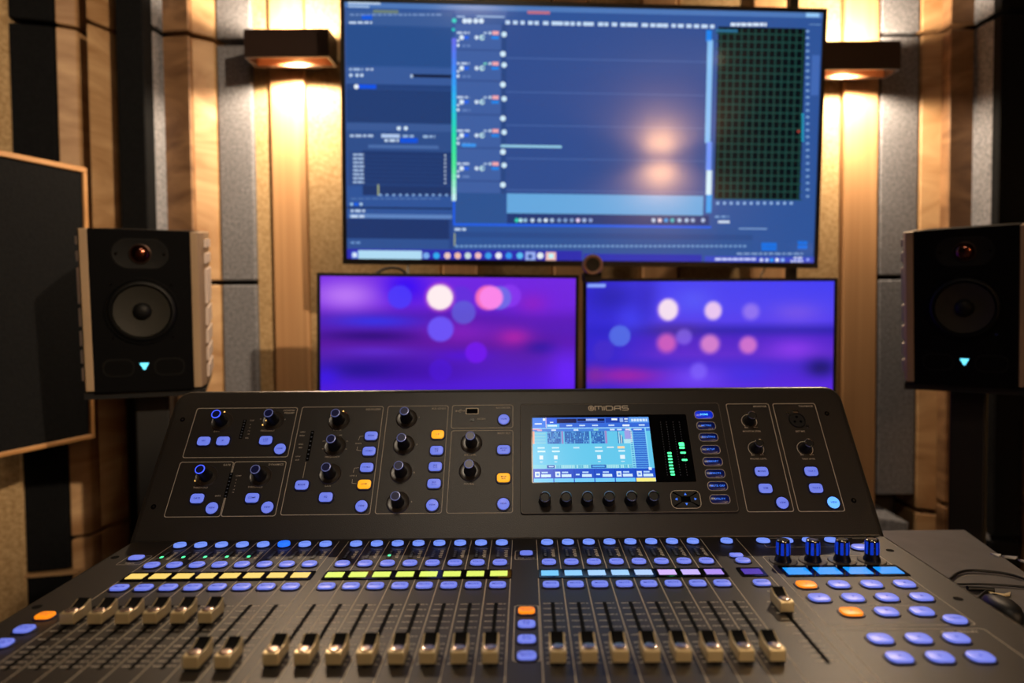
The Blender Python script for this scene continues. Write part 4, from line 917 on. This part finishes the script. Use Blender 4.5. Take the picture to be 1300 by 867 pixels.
# four way cursor pad
x, y = pp(870.5, 634.2, DZ); M = PM @ T(x, y, DZ); pw, ph = .0365, .0232
o = put('cursor_pad', MB().rprism(pw, ph, .007, [(0, 0), (.0006, 0)], 5).mesh('cursor_pad', GLOSS), M, con)
put('pad_rim', MB().ring(rrect(pw, ph, .007, 6), rrect(pw - .0018, ph - .0018, .0062, 6), .0008).mesh('pad_rim', INK_DIM), M, o)
ch_ = .0013
for nm, pts, tri in (('arrow_key', [(-.0165, -.0085), (-.006, -.0028), (-.006, .0028), (-.0165, .0085)], (-.0115, 0, PI / 2)), ('arrow_key', [(.0165, -.0085), (.0165, .0085), (.006, .0028), (.006, -.0028)], (.0115, 0, -PI / 2)), ('arrow_key', [(-.0145, .0100), (-.0050, .0036), (.0050, .0036), (.0145, .0100)], (0, .0062, 0)), ('arrow_key', [(-.0145, -.0100), (.0145, -.0100), (.0050, -.0036), (-.0050, -.0036)], (0, -.0062, PI))):
    put(nm, MB().prism(pts, .0006, .0018).mesh(nm, BLACK), M, o)
    put('arrow_mark', MB().prism([(-.0016, -.0012), (.0016, -.0012), (0, .0017)], 0, .0002).mesh('arrow_mark', NAV_TEXT), M @ T(tri[0], tri[1], .0018) @ Matrix.Rotation(tri[2], 4, 'Z'), o)
# memory stick port, microphone socket and screws
x, y = pp(599.5, 522.2); M = PM @ T(x, y, 0); o = put('usb_port', MB().ring(rrect(.0172, .0096, .0014, 3), rrect(.0148, .0072, .0010, 3), .0006).mesh('usb_port', INK), M, con)
put('port_opening', MB().rprism(.0150, .0074, .001, [(0, 0), (.0004, 0)], 3).mesh('port_opening', HOLE), M, o)
x, y = pp(584.4, 521.8); mb = MB()
mb.stroke([(-.0050, 0), (.0045, 0)], .0007, .0003).stroke([(-.002, 0), (0, .0020), (.0020, .0020)], .0006, .0003).stroke([(-.003, 0), (-.001, -.0020), (.001, -.0020)], .0006, .0003)
mb.add([(.0045, -.0012, .0003), (.0066, 0, .0003), (.0045, .0012, .0003)], [(0, 1, 2)]); mb.lathe([(.0013, .0001), (.0013, .0003)], 8, T(-.0052, 0, 0))
put('usb_symbol', mb.mesh('usb_symbol', INK_DIM), PM @ T(x, y, 0), con)
x, y = pp(599.4, 533); put('access_light', MB().rprism(.0060, .0036, .0006, [(0, 0), (.0008, 0)], 2).mesh('access_light', GLOSS), PM @ T(x, y, 0), con)
x, y = pp(1012.1, 533.4); M = PM @ T(x, y, 0)
o = put('microphone_socket', MB().lathe([(.0112, 0), (.0112, .0012), (.0105, .0020), (.0092, .0020), (.0088, .0006)], 28).mesh('microphone_socket', BLACK, 40), M, con)
for k in range(3):
    a = math.radians(90 + 120 * k); put('contact_hole', MB().lathe([(.0017, 0), (.0017, .0004)], 10).mesh('contact_hole', HOLE), M @ T(.0045 * math.cos(a), .0045 * math.sin(a), .0007), o)
put('release_tab', MB().rprism(.0076, .0050, .0014, [(0, 0), (.0022, 0), (.0026, .0006)], 3).mesh('release_tab', CHROME), M @ T(0, .0128, 0), o)
SCR = MB().lathe([(.0024, 0), (.0024, .0005), (.0018, .0011), (.0007, .0011), (.0005, .0004)], 12).mesh('screw', CHROME, 30)
SCB = MB().use(HOLE).lathe([(.0032, 0), (.0032, .0004)], 14).use(CHROME).lathe([(.0016, .0004), (.0014, .0009)], 10).mesh('screw')
for px, py in ((1000.4, 524.7), (1025.3, 541.5)): put('screw', SCR, PM @ T(*pp(px, py), 0), con)
for px, py in ((231.9, 532.6), (195, 643.3), (1049.7, 525), (1083.8, 635.4)): put('screw', SCB, PM @ T(*pp(px, py), 0), con)
SCF = MB().lathe([(.0042, 0), (.0042, .0004)], 14).mesh('screw_hole', HOLE)
for px, py in ((1130, 699.2), (1216.3, 760.7), (47, 771), (146, 708)): put('screw_hole', SCF, FM @ T(*fp(px, py), .0003), con)

# ================================================================== FADER SURFACE
P = .02392
BANKS = [[-.3990 + P * k for k in range(8)], [-.1965 + P * k for k in range(8)], [.0230 + P * k for k in range(8)]]
MAIN = .2293
VA, VB, VL, VC, VS0, VS1 = .7785, .7195, .6905, .6612, .5125, .6240
Z0 = .0005
# strip print: divider and scale, one mesh shared by all strips
TICKS = [.5170, .5245, .5325, .5400, .5480, .5610, .5755, .5870, .5985, .6110, .6215]
sp = MB()
for i, t in enumerate(TICKS):
    th = .0011 if i in (0, 4, 8) else .0009
    sp.rect(-.0088, t - th / 2, -.0017, t + th / 2, Z0); sp.rect(.0017, t - th / 2, .0060, t + th / 2, Z0); sp.rect(.0070, t - th / 2, .0090, t + th / 2, Z0)
SPM = sp.mesh('fader_scale', INK_DIM)
dv = MB().rect(-.0004, VF + .018, .0004, VL - .011, Z0).rect(-.0004, VL + .011, .0004, VA + .013, Z0).mesh('strip_divider', mat('strip_line', (205, 192, 168), .6))
SLOT = MB().use(HOLE).rprism(.0036, VS1 - VS0, .0015, [(Z0 - .0002, 0), (Z0 + .0001, 0)], 3, None, 0, (VS0 + VS1) / 2).mesh('fader_slot')
mm = MB().use(mat('strip_window', (12, 12, 13), .3)).rprism(.0050, .024, .0005, [(0, 0), (.0004, 0)], 2)
mm.use(LED_OFF)
for k in range(6): mm.rect(-.0013, -.0100 + k * .0036, .0013, -.0082 + k * .0036, .0006)
SMETER = mm.mesh('level_meter')
sc = MB().rect(-.0040, .0145, .0050, .0152, Z0)
for k in range(6): sc.rect(.0005 - (k % 2) * .001, -.0105 + k * .0038, .0035, -.0082 + k * .0038, Z0)
SSC = sc.mesh('meter_scale', INK_DIM)
GL = MB().rprism(.0030, .0040, .0005, [(0, 0), (.0004, 0)], 2).mesh('meter_light', LED_GREEN)
# fader cap
def cap_meshes():
    hw = .0062
    side = [(-.0125, .0022), (-.0125, .0105), (-.0120, .0116), (-.0060, .0118), (-.0025, .0110), (.0030, .0112), (.0085, .0130), (.0118, .0146), (.0125, .0138), (.0125, .0022)]
    b = MB().loft([[(-hw, y, z) for y, z in side], [(hw, y, z) for y, z in side]])
    body = b.mesh('fader_cap', CAP_SILVER)
    inl = MB(); w = hw - .0013
    pts = [(-.0030, .01095), (-.0025, .0112), (.0030, .0114), (.0085, .0132), (.0120, .0148)]
    vs = []; fs = []
    for y, z in pts: vs += [(-w, y, z + .0002), (w, y, z + .0002)]
    for i in range(len(pts) - 1): fs.append((2 * i, 2 * i + 1, 2 * i + 3, 2 * i + 2))
    inl.add(vs, fs); inl.box(-w, w, .0120, .0127, .0022, .0150)
    grip = inl.mesh('grip_inlay', CAP_GRIP, 40)
    d = MB().lathe([(.0050, .0112), (.0050, .0121), (.0042, .0125), (.0015, .0123)], 20).mesh('cap_disc', CAP_DISC, 50)
    st = MB().box(-.0057, .0057, -.0115, .0115, .0006, .0022).mesh('cap_base', BLACK)
    return body, grip, d, st
CB, CG, CD, CS = cap_meshes()
def fader(u, v):
    M = FM @ T(u, v, 0)
    o = bevel(put('fader_cap', CB, M, con), .0008, 2, 40)
    put('grip_inlay', CG, M, o); put('cap_disc', CD, M @ T(0, -.0058, 0), o); put('cap_base', CS, M, o)
LCDS = {}
def lcd(u, m, w=.0176, h=.0128, parent=None):
    k = (m.name, w, h)
    if k not in LCDS: LCDS[k] = MB().rprism(w, h, .0006, [(0, 0), (.0003, 0)], 2).mesh('channel_display', m)
    return put('channel_display', LCDS[k], FM @ T(u, VL, .0014), parent or con)
def lcdm(name, c, es=1.0): return mat(name, tuple(v * .3 for v in c), .25, emit=c, es=es)
L_YEL = lcdm('display_amber_yellow', (255, 214, 112)); L_GRN = lcdm('display_lime_yellow', (226, 246, 108)); L_CYA = [lcdm('display_cyan_%s' % nm, c) for nm, c in (('pale', (118, 200, 255)), ('sky', (142, 204, 255)), ('ice', (166, 208, 255)), ('mist', (160, 206, 255)), ('lilac', (176, 204, 255)))]
L_PNK = [lcdm('display_pink_%s' % nm, c, e) for nm, c, e in (('rose', (214, 180, 250), 1), ('mauve', (200, 180, 255), 1), ('violet', (178, 146, 246), .95))]
L_PUR = lcdm('display_deep_purple', (86, 60, 190), .8); L_BLU = lcdm('display_azure', (22, 150, 250), 1.0)
def window(u0, u1, h=.0232, w0=.0118):
    return put('display_window', MB().rprism(u1 - u0, h, .002, [(0, 0), (.0010, 0), (.0013, .0004)], 3, None, (u0 + u1) / 2, VL).mesh('display_window', GLOSS), FM, con)
for bi, bank in enumerate(BANKS):
    put('strip_divider', dv, FM @ T(bank[0] - P / 2, 0, 0), con)
    for u in bank: put('strip_divider', dv, FM @ T(u + P / 2, 0, 0), con)
    wn = window(bank[0] - P / 2 + .0005, bank[-1] + P / 2 + (.001 if bi != 1 else .0015))
    for k, u in enumerate(bank):
        put('fader_scale', SPM, FM @ T(u, 0, 0), con); put('fader_slot', SLOT, FM @ T(u, 0, 0), con)
        sel = BTN_DEEP if (bi == 0 and k == 5) else BTN_ROW
        button(FM @ T(u, VA, 0), .0136, .0136, 'round', sel, 'SELECT', .0042 if sel is BTN_ROW else .0050, size=.0024)
        put('level_meter', SMETER, FM @ T(u - .0030, .7490, Z0), con); put('meter_scale', SSC, FM @ T(u + .0040, .7490, 0), con)
        if (bi == 0 and k < 5) or (bi == 1 and k == 2): put('meter_light', GL, FM @ T(u - .0030, .7445, Z0 + .0004), con)
        button(FM @ T(u, VB, 0), .0150, .0140, 'soft', BTN, 'SOLO', .0032, r=.0058, size=.0034)
        lcd(u, L_YEL if bi == 0 else L_GRN if bi == 1 else (L_CYA[k] if k < 5 else L_PNK[k - 5]), parent=wn)
        button(FM @ T(u, VC, 0), .0158, .0128, 'rect', BTN, 'MUTE', .0032, size=.0038)
        fader(u, (.5960 if k < 6 else .5215) if bi == 0 else .5255)
# main strip
put('strip_divider', dv, FM @ T(MAIN + P * .62, 0, 0), con)
put('fader_scale', SPM, FM @ T(MAIN, 0, 0), con); put('fader_slot', SLOT, FM @ T(MAIN, 0, 0), con); fader(MAIN, .6085)
put('main_label', MB().text('MAIN', .0034, MAIN + .004, .6445, Z0).mesh('main_label', INK_DIM), FM, con)
button(FM @ T(MAIN, VA, 0), .0136, .0136, 'round', BTN_ROW, 'SELECT', .0042, size=.0024)
u, v = fp(934.7, 704.5, .002); button(FM @ T(u, v, 0), .0140, .0090, 'rect', BTN, None, .0032)
button(FM @ T(MAIN, VB, 0), .0150, .0128, 'soft', BTN, 'SOLO', .0032, r=.0056, size=.0034)
button(FM @ T(MAIN, VC, 0), .0158, .0128, 'rect', BTN, 'MUTE', .0032, size=.0038)
wn = window(MAIN - .0135, MAIN + .0135); lcd(MAIN, L_PUR, .019, .0135, wn)
# centre column
def fbox(tl, br_, bl=None):
    a = fp(*tl); c2 = fp(*br_); return a, c2
mb = MB(); x0, y1 = fp(650, 769.3); y0 = fp(667, 840.4)[1]; outline(mb, -.0128, y0, .0092, y1, .003, .0006, Z0); put('section_outline', mb.mesh('section_outline', INK_DIM), FM @ T(.0008, 0, 0), con)
for (px, py), m, t in (((665.9, 774.3), BTN_ORANGE, 'GROUP|DCA'), ((666.2, 791.3), BTN, 'BUS|1-8'), ((666.4, 810.4), BTN, 'BUS|9-16'), ((665.6, 831.3), BTN, 'MATRIX|MAIN')):
    u, v = fp(px, py, .0025); button(FM @ T(-.0010, v, 0), .0148, .0118, 'rect', m, t, .0032, size=.0034)
u, v = fp(665.4, 701.8, .002); button(FM @ T(-.0010, v, 0), .0140, .0120, 'rect', BTN, None, .0030)
mb = MB(); outline(mb, -.0135, v - .016, .0115, v + .011, .002, .0006, Z0); mb.text('CLR SOLO', .0036, -.001, v - .0115, Z0); put('section_outline', mb.mesh('section_outline', INK_DIM), FM, con)
# left layer keys
for (px, py), m, t in (((72.8, 780.6), BTN_ORANGE, 'INPUTS|1-16'), ((47.7, 797.6), BTN, 'INPUTS|17-32'), ((19, 815.6), BTN, 'AUX IN|USB'), ((-12, 835), BTN, 'BUS|MASTER')):
    u, v = fp(px, py, .0025); button(FM @ T(-.4300, v, 0), .0148, .0125, 'rect', m, t, .0034, size=.0032)
u, v = fp(177.7, 707.7, .002); button(FM @ T(-.4280, v, 0), .0150, .0120, 'rect', BTN, None, .0032)
mb = MB(); outline(mb, -.441, v - .017, -.415, v + .009, .002, .0006, Z0); mb.text('TALK', .0040, -.428, v - .0125, Z0); put('section_outline', mb.mesh('section_outline', INK_DIM), FM, con)

# ---- assign section on the right
TK = MB().lathe([(.0088, .0006), (.0086, .003), (.0072, .006), (.0070, .014), (.0066, .0225), (.0060, .0236), (.0050, .0236)], 26).mesh('assign_knob', mat('dark_blue_lit_knob', (16, 18, 30), .22), 40)
TKG = MB()
for k in range(8):                           # blue reflection streaks painted as glowing bars, dark gaps between them
    TKG.loft([[(rr * math.cos(a), rr * math.sin(a), zz) for a in [math.radians(45 * k + 6 + d * 8) for d in range(4)]] + [((rr - .0006) * math.cos(a), (rr - .0006) * math.sin(a), zz) for a in [math.radians(45 * k + 6 + d * 8) for d in (3, 2, 1, 0)]] for rr, zz in ((.00715, .0085), (.0074, .0105), (.0072, .0200), (.0068, .0215))])
TKG = TKG.mesh('streak_band', mat('knob_blue_streaks', (16, 40, 150), .15, emit=(14, 62, 226), es=.5), 60)
TKR = MB().lathe([(.0050, .0237), (.0056, .0241), (.0064, .0236), (.0067, .0228)], 26, None, False, False).mesh('knob_rim', CHROME, 60)
TKD = MB().lathe([(.0145, .0002), (.0145, .0008), (.0138, .0012), (.0120, .0011)], 30).mesh('encoder_skirt', SKIRT, 30)
vk = fp(1050, 712.5)[1]
LW_ = []
for px in (993.5, 1031.5, 1069, 1107.2):
    u = fp(px, 712.3)[0]; M = FM @ T(u, vk, 0)
    o = put('assign_knob', TK, M, con); put('encoder_skirt', TKD, M, o); put('streak_band', TKG, M, o); put('knob_rim', TKR, M, o)
a, b2 = fp(994.5, 728), fp(1149.5, 726.5)
wn = put('display_window', MB().rprism(b2[0] - a[0], .0285, .0015, [(0, 0), (.0010, 0), (.0013, .0004)], 3, None, (a[0] + b2[0]) / 2, VL + .0015).mesh('display_window', GLOSS), FM, con)
for k in range(4): lcd(a[0] + (b2[0] - a[0]) * (k + .5) / 4 - .0005, L_BLU, .0238, .0175, wn)
for px, py in ((971.8, 688), (1001.3, 687.7), (1030, 687.2), (1059.4, 687.5)):
    u = fp(px, py, .003)[0]; button(FM @ T(u, VA + .0005, 0), .0150, .0130, 'soft', BTN_ROW, None, .0036, r=.006)
u, v = fp(1092, 693.4, .003); button(FM @ T(u, v, 0), .0180, .0150, 'soft', BTN, None, .0034, r=.0066)
AW, AH = .0186, .0150
rows = (((1024, 741.3, BTN_ORANGE, '1'), (1065.1, 740.5, BTN, '2'), (1106.4, 740, BTN, '3'), (1147.8, 739.5, BTN, '4')), ((1040, 757.5, BTN, '5'), (1083.2, 757.5, BTN, '6'), (1126.3, 757, BTN, '7'), (1169.5, 756.2, BTN, '8')), ((1080.8, 775.6, BTN_ORANGE, 'A'), (1125.5, 775, BTN, 'B'), (1170, 774.3, BTN, 'C')))
for rw in rows:
    v = sum(fp(px, py, .0028)[1] for px, py, m, t in rw) / len(rw)
    for px, py, m, t in rw: button(FM @ T(fp(px, py, .0028)[0], v, 0), AW, AH, 'rect', m, t, .0032, r=.0055, size=.0046)
u, v = fp(1212.6, 785, .0028); button(FM @ T(u, v, 0), .0190, .0150, 'round', BTN, 'VIEW', .0032, r=.0073, size=.0040)
for rw in (((1117.4, 809.3, '1'), (1166.3, 808.8, '2'), (1214.2, 808.3, '3')), ((1142, 833.1, '4'), (1193.3, 832.6, '5'), (1244.3, 831.8, '6'))):
    v = sum(fp(px, py, .0028)[1] for px, py, t in rw) / 3
    for px, py, t in rw: button(FM @ T(fp(px, py, .0028)[0], v, 0), AW, AH, 'rect', BTN, t, .0032, r=.0055, size=.0046)
mb = MB()
xa = fp(1050.2, 795.2); xb = fp(1239.8, 793.4); outline(mb, xa[0], xa[1], xb[0], VL + .024 + .02, .003, .0006, Z0)
mb.text('SET', .0034, fp(1116, 768.5)[0], fp(1116, 768.5)[1], Z0)
mb.stroke([(fp(1088, 769.5)[0], fp(1116, 769.5)[1]), (fp(1110, 769.5)[0], fp(1116, 769.5)[1])], .0005, Z0).stroke([(fp(1122, 769.5)[0], fp(1116, 769.5)[1]), (fp(1164, 769.5)[0], fp(1116, 769.5)[1])], .0005, Z0)
put('section_outline', mb.mesh('section_outline', INK_DIM), FM, con)
mb = MB(); xm = fp(1055.4, 799.9); xn = fp(1247.7, 797.8); outline(mb, xm[0], VF + .03, xn[0], xm[1], .003, .0006, Z0)
q = fp(1243, 800.8); mb.text('MUTE GROUPS', .0042, q[0] - .003, q[1] - .0022, Z0, None, 'RIGHT'); put('section_outline', mb.mesh('section_outline', INK_DIM), FM, con)
mb = MB(); q = fp(963, 684.8); q2 = fp(1108, 686); outline(mb, q[0], VA - .017, q2[0] - .004, VA + .0125, .002, .0006, Z0)
mb.text('ASSIGN', .0042, q2[0] - .006, VA + .0095, Z0, None, 'RIGHT'); put('section_outline', mb.mesh('section_outline', INK_DIM), FM, con)
